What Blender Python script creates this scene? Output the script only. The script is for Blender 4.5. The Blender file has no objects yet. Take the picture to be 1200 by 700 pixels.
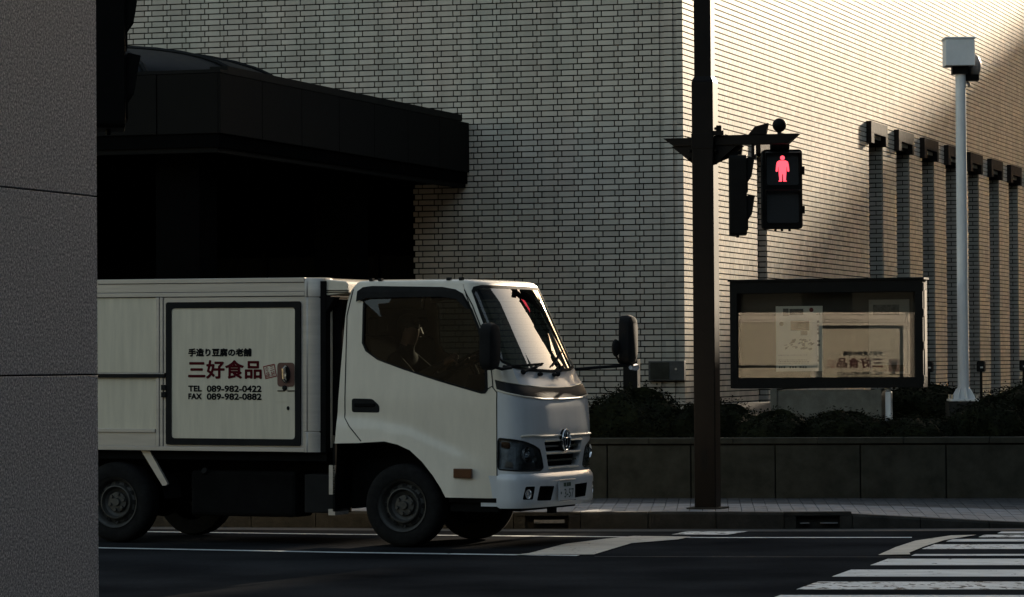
import bpy, bmesh, math, random
import numpy as np
from mathutils import Vector, Matrix, geometry
from math import radians as R, sin, cos, pi

S = bpy.context.scene
COL = S.collection
random.seed(7)
rng = np.random.default_rng(7)

# ---------------------------------------------------------------- camera
cam_d = bpy.data.cameras.new("camera")
cam = bpy.data.objects.new("camera", cam_d)
COL.objects.link(cam)
S.camera = cam
cam_d.sensor_width = 36.0
cam_d.lens = 36.0 * 4174.5 / 1200.0
cam_d.clip_start = 0.5
cam_d.clip_end = 3000
PIT, ROL = R(1.024), R(-0.387)
fwv = Vector((0, cos(PIT), sin(PIT)))
up0 = Vector((0, -sin(PIT), cos(PIT)))
r0 = Vector((1, 0, 0))
rgt = r0 * cos(ROL) + up0 * sin(ROL)
upv = -r0 * sin(ROL) + up0 * cos(ROL)
M = Matrix((rgt, upv, -fwv)).transposed().to_4x4()
M.translation = Vector((0, 0, 1.5))
cam.matrix_world = M

# ---------------------------------------------------------------- sky, sun, exposure
SUN_EL, SUN_AZ = 12.0, 24.6            # azimuth clockwise from +Y
W = bpy.data.worlds.new("World")
S.world = W
W.use_nodes = True
wn = W.node_tree
wn.nodes.clear()
sky = wn.nodes.new("ShaderNodeTexSky")
sky.sky_type = 'NISHITA'
sky.sun_disc = False
sky.sun_elevation = R(SUN_EL)
sky.sun_rotation = R(SUN_AZ)
sky.air_density = 1.0
sky.dust_density = 0.8
sky.ozone_density = 0.6
bg = wn.nodes.new("ShaderNodeBackground")
bg.inputs[1].default_value = 0.12
wo = wn.nodes.new("ShaderNodeOutputWorld")
wb = wn.nodes.new("ShaderNodeMixRGB")      # the camera's slightly warm white balance
wb.blend_type = 'MULTIPLY'
wb.inputs[0].default_value = 1.0
wb.inputs[2].default_value = (1.17, 1.0, 0.83, 1)
wn.links.new(sky.outputs[0], wb.inputs[1])
wn.links.new(wb.outputs[0], bg.inputs[0])
wn.links.new(bg.outputs[0], wo.inputs[0])

sd = bpy.data.lights.new("sun", 'SUN')
sd.energy = 5.0
sd.angle = R(0.55)
sd.color = (1.0, 0.83, 0.62)
sun = bpy.data.objects.new("sun", sd)
COL.objects.link(sun)
sdir = Vector((sin(R(SUN_AZ)) * cos(R(SUN_EL)), cos(R(SUN_AZ)) * cos(R(SUN_EL)), sin(R(SUN_EL))))
sun.rotation_euler = sdir.to_track_quat('Z', 'Y').to_euler()

S.view_settings.view_transform = 'Standard'
S.view_settings.look = 'None'
S.view_settings.exposure = 1.25
S.view_settings.gamma = 1.0
S.render.engine = 'CYCLES'
S.cycles.max_bounces = 8
S.cycles.diffuse_bounces = 3
S.cycles.glossy_bounces = 4
S.cycles.transparent_max_bounces = 8
S.cycles.caustics_reflective = False
S.cycles.caustics_refractive = False

# ---------------------------------------------------------------- materials
def new_mat(name):
    m = bpy.data.materials.new(name)
    m.use_nodes = True
    nt = m.node_tree
    b = nt.nodes["Principled BSDF"]
    return m, nt, b

def pm(name, col, rough=0.5, metal=0.0, var=0.15, vscale=6.0, bump=0.0, bscale=60.0, coat=0.0, spec=0.5, stretch=None,
       rvar=0.0, emit=None, estr=0.0):
    """procedural paint / stone / metal: base colour broken up by noise, optional relief"""
    m, nt, b = new_mat(name)
    N, L = nt.nodes, nt.links
    tc = N.new("ShaderNodeTexCoord")
    src = tc.outputs["Object"]
    if stretch:
        mp = N.new("ShaderNodeMapping")
        mp.inputs["Scale"].default_value = stretch
        L.new(src, mp.inputs[0])
        src = mp.outputs[0]
    nz = N.new("ShaderNodeTexNoise")
    nz.inputs["Scale"].default_value = vscale
    nz.inputs["Detail"].default_value = 6
    nz.inputs["Roughness"].default_value = 0.65
    L.new(src, nz.inputs["Vector"])
    rp = N.new("ShaderNodeValToRGB")
    c = Vector(col)
    rp.color_ramp.elements[0].position = 0.3
    rp.color_ramp.elements[1].position = 0.7
    rp.color_ramp.elements[0].color = (*(c * (1 - var)), 1)
    rp.color_ramp.elements[1].color = (*[min(1, v * (1 + var)) for v in c], 1)
    L.new(nz.outputs[0], rp.inputs[0])
    L.new(rp.outputs[0], b.inputs["Base Color"])
    b.inputs["Metallic"].default_value = metal
    b.inputs["Roughness"].default_value = rough
    b.inputs["Specular IOR Level"].default_value = spec
    b.inputs["Coat Weight"].default_value = coat
    b.inputs["Coat Roughness"].default_value = 0.06
    if rvar:
        mr = N.new("ShaderNodeMapRange")
        mr.inputs[3].default_value = max(0, rough - rvar)
        mr.inputs[4].default_value = rough + rvar
        L.new(nz.outputs[0], mr.inputs[0])
        L.new(mr.outputs[0], b.inputs["Roughness"])
    if bump:
        n2 = N.new("ShaderNodeTexNoise")
        n2.inputs["Scale"].default_value = bscale
        n2.inputs["Detail"].default_value = 4
        L.new(src, n2.inputs["Vector"])
        bp = N.new("ShaderNodeBump")
        bp.inputs["Strength"].default_value = bump
        bp.inputs["Distance"].default_value = 0.01
        L.new(n2.outputs[0], bp.inputs["Height"])
        L.new(bp.outputs[0], b.inputs["Normal"])
    if emit:
        b.inputs["Emission Color"].default_value = (*emit, 1)
        b.inputs["Emission Strength"].default_value = estr
    return m

def glass_mat(name, tint, refl=1.0, rough=0.0, ior=1.5, wave=0.02):
    m = bpy.data.materials.new(name)
    m.use_nodes = True
    nt = m.node_tree
    N, L = nt.nodes, nt.links
    N.clear()
    o = N.new("ShaderNodeOutputMaterial")
    tr = N.new("ShaderNodeBsdfTransparent")
    tr.inputs[0].default_value = (*tint, 1)
    gl = N.new("ShaderNodeBsdfGlossy")
    gl.inputs["Roughness"].default_value = rough
    tcn = N.new("ShaderNodeTexCoord")
    nz = N.new("ShaderNodeTexNoise")
    nz.inputs["Scale"].default_value = 3.0
    L.new(tcn.outputs["Object"], nz.inputs["Vector"])
    bp = N.new("ShaderNodeBump")
    bp.inputs["Strength"].default_value = wave
    bp.inputs["Distance"].default_value = 0.02
    L.new(nz.outputs[0], bp.inputs["Height"])
    if wave:
        L.new(bp.outputs[0], gl.inputs["Normal"])
    fr = N.new("ShaderNodeFresnel")
    fr.inputs[0].default_value = ior
    ml = N.new("ShaderNodeMath")
    ml.operation = 'MULTIPLY'
    ml.use_clamp = True
    ml.inputs[1].default_value = refl
    L.new(fr.outputs[0], ml.inputs[0])
    mx = N.new("ShaderNodeMixShader")
    L.new(ml.outputs[0], mx.inputs[0])
    L.new(tr.outputs[0], mx.inputs[1])
    L.new(gl.outputs[0], mx.inputs[2])
    L.new(mx.outputs[0], o.inputs[0])
    return m

def brick_mat(name, dark, light, rough):
    """glazed tile: a tone per tile from the mesh attribute plus streaky grain and grime"""
    m, nt, b = new_mat(name)
    N, L = nt.nodes, nt.links
    at = N.new("ShaderNodeAttribute")
    at.attribute_name = "tone"
    tc = N.new("ShaderNodeTexCoord")
    mp = N.new("ShaderNodeMapping")
    mp.inputs["Scale"].default_value = (6, 6, 60)
    L.new(tc.outputs["Object"], mp.inputs[0])
    nz = N.new("ShaderNodeTexNoise")
    nz.inputs["Scale"].default_value = 3
    nz.inputs["Detail"].default_value = 5
    L.new(mp.outputs[0], nz.inputs["Vector"])
    ad = N.new("ShaderNodeMath")
    ad.operation = 'MULTIPLY_ADD'
    ad.inputs[1].default_value = 0.55
    L.new(nz.outputs[0], ad.inputs[0])
    ml = N.new("ShaderNodeMath")
    ml.operation = 'MULTIPLY'
    ml.inputs[1].default_value = 0.5
    L.new(at.outputs["Fac"], ml.inputs[0])
    L.new(ml.outputs[0], ad.inputs[2])
    rp = N.new("ShaderNodeValToRGB")
    rp.color_ramp.elements[0].position = 0.15
    rp.color_ramp.elements[1].position = 0.85
    rp.color_ramp.elements[0].color = (*dark, 1)
    rp.color_ramp.elements[1].color = (*light, 1)
    L.new(ad.outputs[0], rp.inputs[0])
    # faint cool and pinkish drifts over many tiles, and pale run marks
    n3 = N.new("ShaderNodeTexNoise")
    n3.inputs["Scale"].default_value = 0.9
    n3.inputs["Detail"].default_value = 4
    L.new(tc.outputs["Object"], n3.inputs["Vector"])
    r3 = N.new("ShaderNodeValToRGB")
    r3.color_ramp.elements[0].position = 0.35
    r3.color_ramp.elements[1].position = 0.65
    r3.color_ramp.elements[0].color = (0.95, 0.975, 0.95, 1)
    r3.color_ramp.elements[1].color = (1.06, 1.0, 0.97, 1)
    L.new(n3.outputs[0], r3.inputs[0])
    m3 = N.new("ShaderNodeMixRGB")
    m3.blend_type = 'MULTIPLY'
    m3.inputs[0].default_value = 1.0
    L.new(rp.outputs[0], m3.inputs[1])
    L.new(r3.outputs[0], m3.inputs[2])
    mp4 = N.new("ShaderNodeMapping")
    mp4.inputs["Scale"].default_value = (5, 5, 0.25)
    L.new(tc.outputs["Object"], mp4.inputs[0])
    n4 = N.new("ShaderNodeTexNoise")
    n4.inputs["Scale"].default_value = 1.0
    n4.inputs["Detail"].default_value = 5
    L.new(mp4.outputs[0], n4.inputs["Vector"])
    r4 = N.new("ShaderNodeMapRange")
    r4.inputs[1].default_value = 0.35
    r4.inputs[2].default_value = 0.7
    r4.inputs[3].default_value = 0.88
    r4.inputs[4].default_value = 1.05
    L.new(n4.outputs[0], r4.inputs[0])
    m4 = N.new("ShaderNodeMixRGB")
    m4.blend_type = 'MULTIPLY'
    m4.inputs[0].default_value = 1.0
    L.new(m3.outputs[0], m4.inputs[1])
    L.new(r4.outputs[0], m4.inputs[2])
    L.new(m4.outputs[0], b.inputs["Base Color"])
    b.inputs["Roughness"].default_value = rough
    b.inputs["Specular IOR Level"].default_value = 0.05
    bp = N.new("ShaderNodeBump")
    bp.inputs["Strength"].default_value = 0.06
    bp.inputs["Distance"].default_value = 0.002
    n2 = N.new("ShaderNodeTexNoise")
    n2.inputs["Scale"].default_value = 45
    L.new(tc.outputs["Object"], n2.inputs["Vector"])
    L.new(n2.outputs[0], bp.inputs["Height"])
    L.new(bp.outputs[0], b.inputs["Normal"])
    return m

def granite_mat(name, base, fleck, rough=0.5, scale=260.0, spec=0.5):
    m, nt, b = new_mat(name)
    N, L = nt.nodes, nt.links
    tc = N.new("ShaderNodeTexCoord")
    n1 = N.new("ShaderNodeTexNoise")
    n1.inputs["Scale"].default_value = scale
    n1.inputs["Detail"].default_value = 3
    n1.inputs["Roughness"].default_value = 0.8
    L.new(tc.outputs["Object"], n1.inputs["Vector"])
    r1 = N.new("ShaderNodeValToRGB")
    e = r1.color_ramp.elements
    e[0].position = 0.38
    e[0].color = (*[v * 0.45 for v in base], 1)
    e[1].position = 0.66
    e[1].color = (*fleck, 1)
    k = r1.color_ramp.elements.new(0.5)
    k.color = (*base, 1)
    L.new(n1.outputs[0], r1.inputs[0])
    L.new(r1.outputs[0], b.inputs["Base Color"])
    b.inputs["Roughness"].default_value = rough
    b.inputs["Specular IOR Level"].default_value = spec
    vo = N.new("ShaderNodeTexVoronoi")
    vo.inputs["Scale"].default_value = scale * 0.55
    L.new(tc.outputs["Object"], vo.inputs["Vector"])
    bp = N.new("ShaderNodeBump")
    bp.inputs["Strength"].default_value = 0.35
    bp.inputs["Distance"].default_value = 0.002
    L.new(vo.outputs["Distance"], bp.inputs["Height"])
    L.new(bp.outputs[0], b.inputs["Normal"])
    return m

def asphalt_mat():
    m, nt, b = new_mat("asphalt")
    N, L = nt.nodes, nt.links
    tc = N.new("ShaderNodeTexCoord")
    n1 = N.new("ShaderNodeTexNoise")
    n1.inputs["Scale"].default_value = 22
    n1.inputs["Detail"].default_value = 12
    n1.inputs["Roughness"].default_value = 0.92
    n2 = N.new("ShaderNodeTexNoise")
    n2.inputs["Scale"].default_value = 0.7
    n2.inputs["Detail"].default_value = 5
    for n in (n1, n2):
        L.new(tc.outputs["Object"], n.inputs["Vector"])
    mx = N.new("ShaderNodeMath")
    mx.operation = 'MULTIPLY'
    L.new(n1.outputs[0], mx.inputs[0])
    L.new(n2.outputs[0], mx.inputs[1])
    rp = N.new("ShaderNodeValToRGB")
    rp.color_ramp.elements[0].position = 0.12
    rp.color_ramp.elements[1].position = 0.42
    rp.color_ramp.elements[0].color = (0.010, 0.0103, 0.011, 1)
    rp.color_ramp.elements[1].color = (0.042, 0.043, 0.045, 1)
    L.new(mx.outputs[0], rp.inputs[0])
    L.new(rp.outputs[0], b.inputs["Base Color"])
    b.inputs["Roughness"].default_value = 0.9
    b.inputs["Specular IOR Level"].default_value = 0.0
    bp = N.new("ShaderNodeBump")
    bp.inputs["Strength"].default_value = 0.6
    bp.inputs["Distance"].default_value = 0.006
    L.new(n1.outputs[0], bp.inputs["Height"])
    L.new(bp.outputs[0], b.inputs["Normal"])
    return m

def worn_paint_mat(name, wear, col=(0.66, 0.69, 0.69)):
    """road paint with asphalt showing through where it is chipped"""
    m, nt, b = new_mat(name)
    N, L = nt.nodes, nt.links
    tc = N.new("ShaderNodeTexCoord")
    mp = N.new("ShaderNodeMapping")
    mp.inputs["Scale"].default_value = (1.0, 0.55, 1)
    L.new(tc.outputs["Object"], mp.inputs[0])
    n1 = N.new("ShaderNodeTexNoise")
    n1.inputs["Scale"].default_value = 9
    n1.inputs["Detail"].default_value = 9
    n1.inputs["Roughness"].default_value = 0.72
    L.new(mp.outputs[0], n1.inputs["Vector"])
    r1 = N.new("ShaderNodeValToRGB")
    r1.color_ramp.elements[0].position = wear
    r1.color_ramp.elements[1].position = wear + 0.035
    L.new(n1.outputs[0], r1.inputs[0])
    n2 = N.new("ShaderNodeTexNoise")
    n2.inputs["Scale"].default_value = 3.5
    n2.inputs["Detail"].default_value = 6
    L.new(tc.outputs["Object"], n2.inputs["Vector"])
    r2 = N.new("ShaderNodeValToRGB")
    r2.color_ramp.elements[0].position = 0.3
    r2.color_ramp.elements[1].position = 0.7
    r2.color_ramp.elements[0].color = (*[v * 0.72 for v in col], 1)
    r2.color_ramp.elements[1].color = (*col, 1)
    L.new(n2.outputs[0], r2.inputs[0])
    mx = N.new("ShaderNodeMixRGB")
    mx.inputs[1].default_value = (0.03, 0.03, 0.03, 1)
    L.new(r1.outputs[0], mx.inputs[0])
    L.new(r2.outputs[0], mx.inputs[2])
    L.new(mx.outputs[0], b.inputs["Base Color"])
    b.inputs["Roughness"].default_value = 0.75
    return m

MT = {}
MT['brick'] = brick_mat("glazed_tile", (0.42, 0.385, 0.335), (0.66, 0.61, 0.53), 0.48)
MT['mortar'] = pm("dark_mortar", (0.015, 0.0135, 0.011), 0.95, spec=0.0)
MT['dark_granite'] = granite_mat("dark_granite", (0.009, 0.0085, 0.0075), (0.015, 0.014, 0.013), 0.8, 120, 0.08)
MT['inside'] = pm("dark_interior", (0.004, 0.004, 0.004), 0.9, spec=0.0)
MT['dark_glass'] = pm("dark_glazing", (0.008, 0.009, 0.010), 0.5, spec=0.08, var=0.4, vscale=2)
MT['cap'] = pm("brown_stone", (0.03, 0.023, 0.02), 0.85, spec=0.1, var=0.35, vscale=9, bump=0.5, bscale=30)
MT['pillar'] = granite_mat("grey_granite", (0.40, 0.42, 0.45), (1.0, 1.0, 1.0), 0.6, 100, 0.3)
MT['asphalt'] = asphalt_mat()
MT['paint_road'] = worn_paint_mat("road_paint", 0.36)
MT['paint_worn'] = worn_paint_mat("worn_road_paint", 0.43)
MT['paint_cream'] = worn_paint_mat("cream_road_paint", 0.36, (0.56, 0.53, 0.46))
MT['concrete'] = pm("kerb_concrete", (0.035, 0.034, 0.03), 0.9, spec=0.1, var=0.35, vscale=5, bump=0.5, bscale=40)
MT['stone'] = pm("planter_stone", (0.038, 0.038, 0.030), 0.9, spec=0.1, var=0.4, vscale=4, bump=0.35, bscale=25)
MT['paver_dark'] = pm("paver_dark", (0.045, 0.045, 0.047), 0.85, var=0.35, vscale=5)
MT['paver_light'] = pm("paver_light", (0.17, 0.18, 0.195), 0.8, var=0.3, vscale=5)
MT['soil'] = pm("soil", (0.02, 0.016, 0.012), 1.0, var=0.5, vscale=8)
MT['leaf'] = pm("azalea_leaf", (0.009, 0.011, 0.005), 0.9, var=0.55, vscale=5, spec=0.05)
MT['twig'] = pm("twig", (0.03, 0.022, 0.015), 0.9)
MT['black'] = pm("black_paint", (0.006, 0.006, 0.0055), 0.65, var=0.3, spec=0.12)
MT['pole'] = pm("dark_brown_paint", (0.004, 0.0028, 0.0022), 0.5, var=0.3, vscale=8, spec=0.14)
MT['white_metal'] = pm("pale_grey_paint", (0.78, 0.79, 0.78), 0.45, var=0.08, vscale=4, spec=0.4)
MT['steel'] = pm("brushed_steel", (0.55, 0.53, 0.5), 0.35, metal=1.0, var=0.15)
MT['chrome'] = pm("chrome", (0.75, 0.75, 0.75), 0.12, metal=1.0, var=0.05)
MT['truck'] = pm("truck_white", (0.75, 0.68, 0.555), 0.3, var=0.075, vscale=3.5, stretch=(2, 2, .5), coat=0.4, spec=0.5, rvar=0.06)
MT['front_sky_tint'] = pm("front_white_sky_tint", (0.60, 0.62, 0.635), 0.3, var=0.07, vscale=3.5, stretch=(2, 2, .5), coat=0.5, spec=0.5, rvar=0.05)  # truck white made cooler: the blue sky reflection is put into the colour
MT['box_panel'] = pm("box_panel", (0.66, 0.60, 0.47), 0.42, var=0.10, vscale=3, stretch=(6, 1, 0.6), spec=0.5, rvar=0.08)
MT['alu'] = pm("aluminium_trim", (0.50, 0.46, 0.41), 0.42, metal=0.35, var=0.12, vscale=3, stretch=(0.4, 1, 5))
MT['rubber'] = pm("rubber", (0.012, 0.012, 0.012), 0.85, spec=0.2, var=0.3)
MT['tyre'] = pm("tyre", (0.012, 0.012, 0.012), 0.9, var=0.4, vscale=20, spec=0.12)
MT['wheel'] = pm("wheel_steel", (0.06, 0.058, 0.052), 0.55, metal=0.3, var=0.3, vscale=15)
MT['wheel_dark'] = pm("wheel_dark", (0.03, 0.03, 0.028), 0.6, metal=0.3, var=0.3, vscale=15)
MT['chassis'] = pm("chassis_black", (0.006, 0.006, 0.006), 0.85, var=0.4, spec=0.06)
MT['side_glass'] = glass_mat("side_glass", (0.27, 0.28, 0.26), 0.9, wave=0.0)
MT['wind_glass'] = glass_mat("windscreen_glass", (0.35, 0.42, 0.40), 2.0, wave=0.0)
MT['board_glass'] = glass_mat("board_glass", (0.88, 0.88, 0.86), 0.75, wave=0.0)
MT['lamp_glass'] = glass_mat("lamp_glass", (0.8, 0.85, 0.88), 1.6)
MT['lamp_inner'] = pm('lamp_inner', (0.48, 0.50, 0.52), 0.45, metal=0.2, var=0.5, vscale=12)
MT['amber'] = pm("amber_lens", (0.09, 0.032, 0.010), 0.3, var=0.2)
MT['maroon'] = pm("maroon_print", (0.075, 0.006, 0.010), 0.7, spec=0.05, var=0.2, vscale=20)
MT['ink'] = pm("black_print", (0.008, 0.008, 0.009), 0.7, spec=0.05, var=0.2)
MT['stamp'] = pm("red_print", (0.26, 0.05, 0.045), 0.7, spec=0.1, var=0.3, vscale=40)
MT['cabin'] = pm("cabin_plastic", (0.014, 0.015, 0.016), 0.8)
MT['seat'] = pm("seat_fabric", (0.016, 0.016, 0.015), 0.95, spec=0.1)
MT['skin'] = pm("skin", (0.36, 0.22, 0.16), 0.55)
MT['cloth'] = pm("dark_jacket", (0.025, 0.025, 0.03), 0.9, var=0.3, vscale=12, bump=0.4, bscale=12)
MT['hair'] = pm("black_hair", (0.012, 0.010, 0.009), 0.5, bump=0.8, bscale=80)
MT['plate'] = pm("plate_white", (0.55, 0.57, 0.58), 0.4, var=0.05)
MT['plate_ink'] = pm("plate_green", (0.01, 0.05, 0.03), 0.5)
MT['cork'] = pm("board_back", (0.05, 0.047, 0.04), 0.8, var=0.12)
MT['paper'] = pm("poster_paper", (0.78, 0.78, 0.70), 0.7, var=0.06)
MT['paper_dim'] = pm("pale_poster", (0.26, 0.25, 0.22), 0.7, var=0.1)
MT['grey_ink'] = pm("grey_ink", (0.10, 0.10, 0.09), 0.7, var=0.5, vscale=30)
MT['brown_ink'] = pm("brown_ink", (0.13, 0.09, 0.06), 0.7, var=0.5, vscale=30)
MT['red_ink'] = pm("red_ink", (0.22, 0.05, 0.04), 0.7)
MT['red_lamp'] = pm("red_figure", (0.6, 0.02, 0.03), 0.5, var=0.02, emit=(1.0, 0.075, 0.105), estr=0.95)
MT['lens_dark'] = pm("signal_lens", (0.014, 0.016, 0.018), 0.35, var=0.3, vscale=40)
MT['far_wall'] = pm("neighbour_render", (0.08, 0.078, 0.075), 0.9, var=0.2, vscale=0.5)
MT['blocker_dark'] = pm('blocker_dark', (0.028, 0.029, 0.026), 0.9, spec=0.05, var=0.2, vscale=0.5)  # dark tone of the added block behind the camera, set for its reflections
MT['blocker_blue'] = pm('blocker_blue_grey', (0.06, 0.08, 0.11), 0.8, var=0.2, vscale=0.5, spec=0.1)  # tone of the added side blocks, bluish to cool what the truck front reflects
MT['mirror'] = pm("mirror_glass", (0.8, 0.8, 0.8), 0.03, metal=1.0, var=0.02)
MT['white_patch'] = pm("reflector_white", (0.2, 0.2, 0.2), 0.5, var=0.3, vscale=30)

# ---------------------------------------------------------------- mesh helpers
class MB:
    def __init__(s):
        s.v, s.f, s.m = [], [], []
    def add(s, vs, fs, mi=0):
        o = len(s.v)
        s.v += [tuple(v) for v in vs]
        s.f += [tuple(i + o for i in f) for f in fs]
        s.m += [mi] * len(fs)
        return s
    def box(s, x0, x1, y0, y1, z0, z1, mi=0):
        vs = [(x, y, z) for x in (x0, x1) for y in (y0, y1) for z in (z0, z1)]
        fs = [(0, 1, 3, 2), (4, 6, 7, 5), (0, 4, 5, 1), (2, 3, 7, 6), (0, 2, 6, 4), (1, 5, 7, 3)]
        return s.add(vs, fs, mi)
    def obox(s, c, ax, ay, az, mi=0):
        c, ax, ay, az = map(Vector, (c, ax, ay, az))
        vs = [c + ax * i + ay * j + az * k for i in (-1, 1) for j in (-1, 1) for k in (-1, 1)]
        fs = [(0, 1, 3, 2), (4, 6, 7, 5), (0, 4, 5, 1), (2, 3, 7, 6), (0, 2, 6, 4), (1, 5, 7, 3)]
        return s.add(vs, fs, mi)
    def prism(s, poly, fn, d0, d1, mi=0):
        """poly of (a, b); fn(a, b, d) -> xyz; closed solid between depths d0 and d1"""
        n = len(poly)
        vs = [fn(a, b, d0) for a, b in poly] + [fn(a, b, d1) for a, b in poly]
        fs = [tuple(range(n)), tuple(range(2 * n - 1, n - 1, -1))]
        fs += [(i, n + i, n + (i + 1) % n, (i + 1) % n) for i in range(n)]
        return s.add(vs, fs, mi)
    def tube(s, path, r, n=10, mi=0, cap=True):
        path = [Vector(p) for p in path]
        rs = r if isinstance(r, (list, tuple)) else [r] * len(path)
        vs, fs = [], []
        prev = None
        for i, p in enumerate(path):
            t = (path[min(i + 1, len(path) - 1)] - path[max(i - 1, 0)]).normalized()
            a = prev if prev is not None and abs(prev.dot(t)) < 0.95 else t.orthogonal()
            a = (a - t * a.dot(t)).normalized()
            prev = a
            b = t.cross(a)
            vs += [p + (a * cos(2 * pi * k / n) + b * sin(2 * pi * k / n)) * rs[i] for k in range(n)]
        for i in range(len(path) - 1):
            for k in range(n):
                fs.append((i * n + k, i * n + (k + 1) % n, (i + 1) * n + (k + 1) % n, (i + 1) * n + k))
        if cap:
            fs.append(tuple(range(n))[::-1])
            fs.append(tuple((len(path) - 1) * n + k for k in range(n)))
        return s.add(vs, fs, mi)
    def lathe(s, prof, c, axis, n=40, mi=0):
        """prof of (radius, along axis)"""
        c, t = Vector(c), Vector(axis).normalized()
        a = t.orthogonal().normalized()
        b = t.cross(a)
        vs, fs = [], []
        for r, h in prof:
            vs += [c + t * h + (a * cos(2 * pi * k / n) + b * sin(2 * pi * k / n)) * r for k in range(n)]
        for i in range(len(prof) - 1):
            for k in range(n):
                fs.append((i * n + k, i * n + (k + 1) % n, (i + 1) * n + (k + 1) % n, (i + 1) * n + k))
        return s.add(vs, fs, mi)
    def ball(s, c, r, n=12, sc=(1, 1, 1), mi=0):
        c = Vector(c)
        vs, fs = [], []
        for i in range(n + 1):
            th = pi * i / n
            for k in range(2 * n):
                ph = pi * k / n
                vs.append(c + Vector((r * sc[0] * sin(th) * cos(ph), r * sc[1] * sin(th) * sin(ph), r * sc[2] * cos(th))))
        for i in range(n):
            for k in range(2 * n):
                fs.append((i * 2 * n + k, i * 2 * n + (k + 1) % (2 * n), (i + 1) * 2 * n + (k + 1) % (2 * n), (i + 1) * 2 * n + k))
        return s.add(vs, fs, mi)
    def build(s, name, mats, parent=None, smooth=False, bevel=0.0, fix=True, seg=2):
        me = bpy.data.meshes.new(name)
        me.from_pydata(s.v, [], s.f)
        mats = mats if isinstance(mats, (list, tuple)) else [mats]
        for m in mats:
            me.materials.append(MT[m] if isinstance(m, str) else m)
        if len(mats) > 1:
            me.polygons.foreach_set("material_index", s.m)
        if fix:
            bm = bmesh.new()
            bm.from_mesh(me)
            bmesh.ops.remove_doubles(bm, verts=bm.verts, dist=1e-5)
            bmesh.ops.recalc_face_normals(bm, faces=bm.faces)
            bm.to_mesh(me)
            bm.free()
        o = bpy.data.objects.new(name, me)
        COL.objects.link(o)
        if parent is not None:
            o.parent = parent
        if smooth:
            me.polygons.foreach_set("use_smooth", [True] * len(me.polygons))
            try:
                me.set_sharp_from_angle(angle=R(38))
            except Exception:
                pass
        if bevel:
            b = o.modifiers.new("bevel", 'BEVEL')
            b.width = bevel
            b.segments = seg
            b.limit_method = 'ANGLE'
            b.angle_limit = R(40)
        return o

def tag(o, label=None, cat=None, group=None, kind=None):
    if label: o['label'] = label
    if cat: o['category'] = cat
    if group: o['group'] = group
    if kind: o['kind'] = kind
    return o

def thing(name, label, cat, loc=(0, 0, 0), rotz=0.0, group=None):
    o = bpy.data.objects.new(name, None)
    o.empty_display_size = 0.2
    COL.objects.link(o)
    o.location = loc
    o.rotation_euler = (0, 0, rotz)
    return tag(o, label, cat, group)

def copy_tree(o, parent=None):
    c = o.copy()
    COL.objects.link(c)
    c.parent = parent
    for ch in list(o.children):
        copy_tree(ch, c)
    return c

def inst(name, me, parent, loc=(0, 0, 0)):
    o = bpy.data.objects.new(name, me)
    COL.objects.link(o)
    o.parent = parent
    o.location = loc
    return o

def inside(p, poly):
    x, y = p
    r = False
    j = len(poly) - 1
    for i in range(len(poly)):
        xi, yi = poly[i]
        xj, yj = poly[j]
        if (yi > y) != (yj > y) and x < (xj - xi) * (y - yi) / (yj - yi + 1e-12) + xi:
            r = not r
        j = i
    return r

def refine(poly, step):
    out = []
    for i in range(len(poly)):
        a, b = Vector(poly[i]), Vector(poly[(i + 1) % len(poly)])
        n = max(1, int((b - a).length / step + 0.5))
        out += [tuple(a + (b - a) * k / n) for k in range(n)]
    return out

def sheet(mb, outline, holes, fn, step=0.05, mi=0, thick=None):
    """a polygon with holes in a 2-D domain, filled with a fine mesh and mapped onto a curved surface by fn(a, b)"""
    out = refine(outline, step)
    hs = [refine(h, step) for h in holes]
    pts, edges = [], []
    for lp in [out] + hs:
        o = len(pts)
        pts += [Vector(p) for p in lp]
        edges += [(o + i, o + (i + 1) % len(lp)) for i in range(len(lp))]
    xs = [p[0] for p in out]
    ys = [p[1] for p in out]
    allp = np.array([tuple(p) for p in pts])
    x = min(xs) + step
    while x < max(xs):
        y = min(ys) + step
        while y < max(ys):
            if inside((x, y), out) and not any(inside((x, y), h) for h in hs):
                if np.min(np.hypot(allp[:, 0] - x, allp[:, 1] - y)) > step * 0.4:
                    pts.append(Vector((x, y)))
            y += step
        x += step
    vs, _, fs, *_ = geometry.delaunay_2d_cdt(pts, edges, [], 0, 1e-6)
    keep = []
    for f in fs:
        cx = sum(vs[i][0] for i in f) / len(f)
        cy = sum(vs[i][1] for i in f) / len(f)
        if inside((cx, cy), out) and not any(inside((cx, cy), h) for h in hs):
            keep.append(tuple(f))
    used = sorted({i for f in keep for i in f})
    mp = {k: i for i, k in enumerate(used)}
    v3 = [fn(vs[k][0], vs[k][1]) for k in used]
    mb.add(v3, [tuple(mp[i] for i in f) for f in keep], mi)
    if thick:
        for lp in [out] + hs:
            n = len(lp)
            a = [Vector(fn(*p)) for p in lp]
            b = [p + Vector(thick) for p in a]
            mb.add(a + b, [(i, (i + 1) % n, n + (i + 1) % n, n + i) for i in range(n)], mi)
    return mb

def rpoly(pts, r, n=4):
    """round the corners of a polygon"""
    out = []
    m = len(pts)
    for i in range(m):
        p = Vector(pts[i])
        a = Vector(pts[i - 1]) - p
        b = Vector(pts[(i + 1) % m]) - p
        ra = min(r, a.length * 0.45)
        rb = min(r, b.length * 0.45)
        A, B = p + a.normalized() * ra, p + b.normalized() * rb
        for k in range(n + 1):
            t = k / n
            out.append(tuple(A * (1 - t) ** 2 + p * 2 * t * (1 - t) + B * t * t))
    return out

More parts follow.
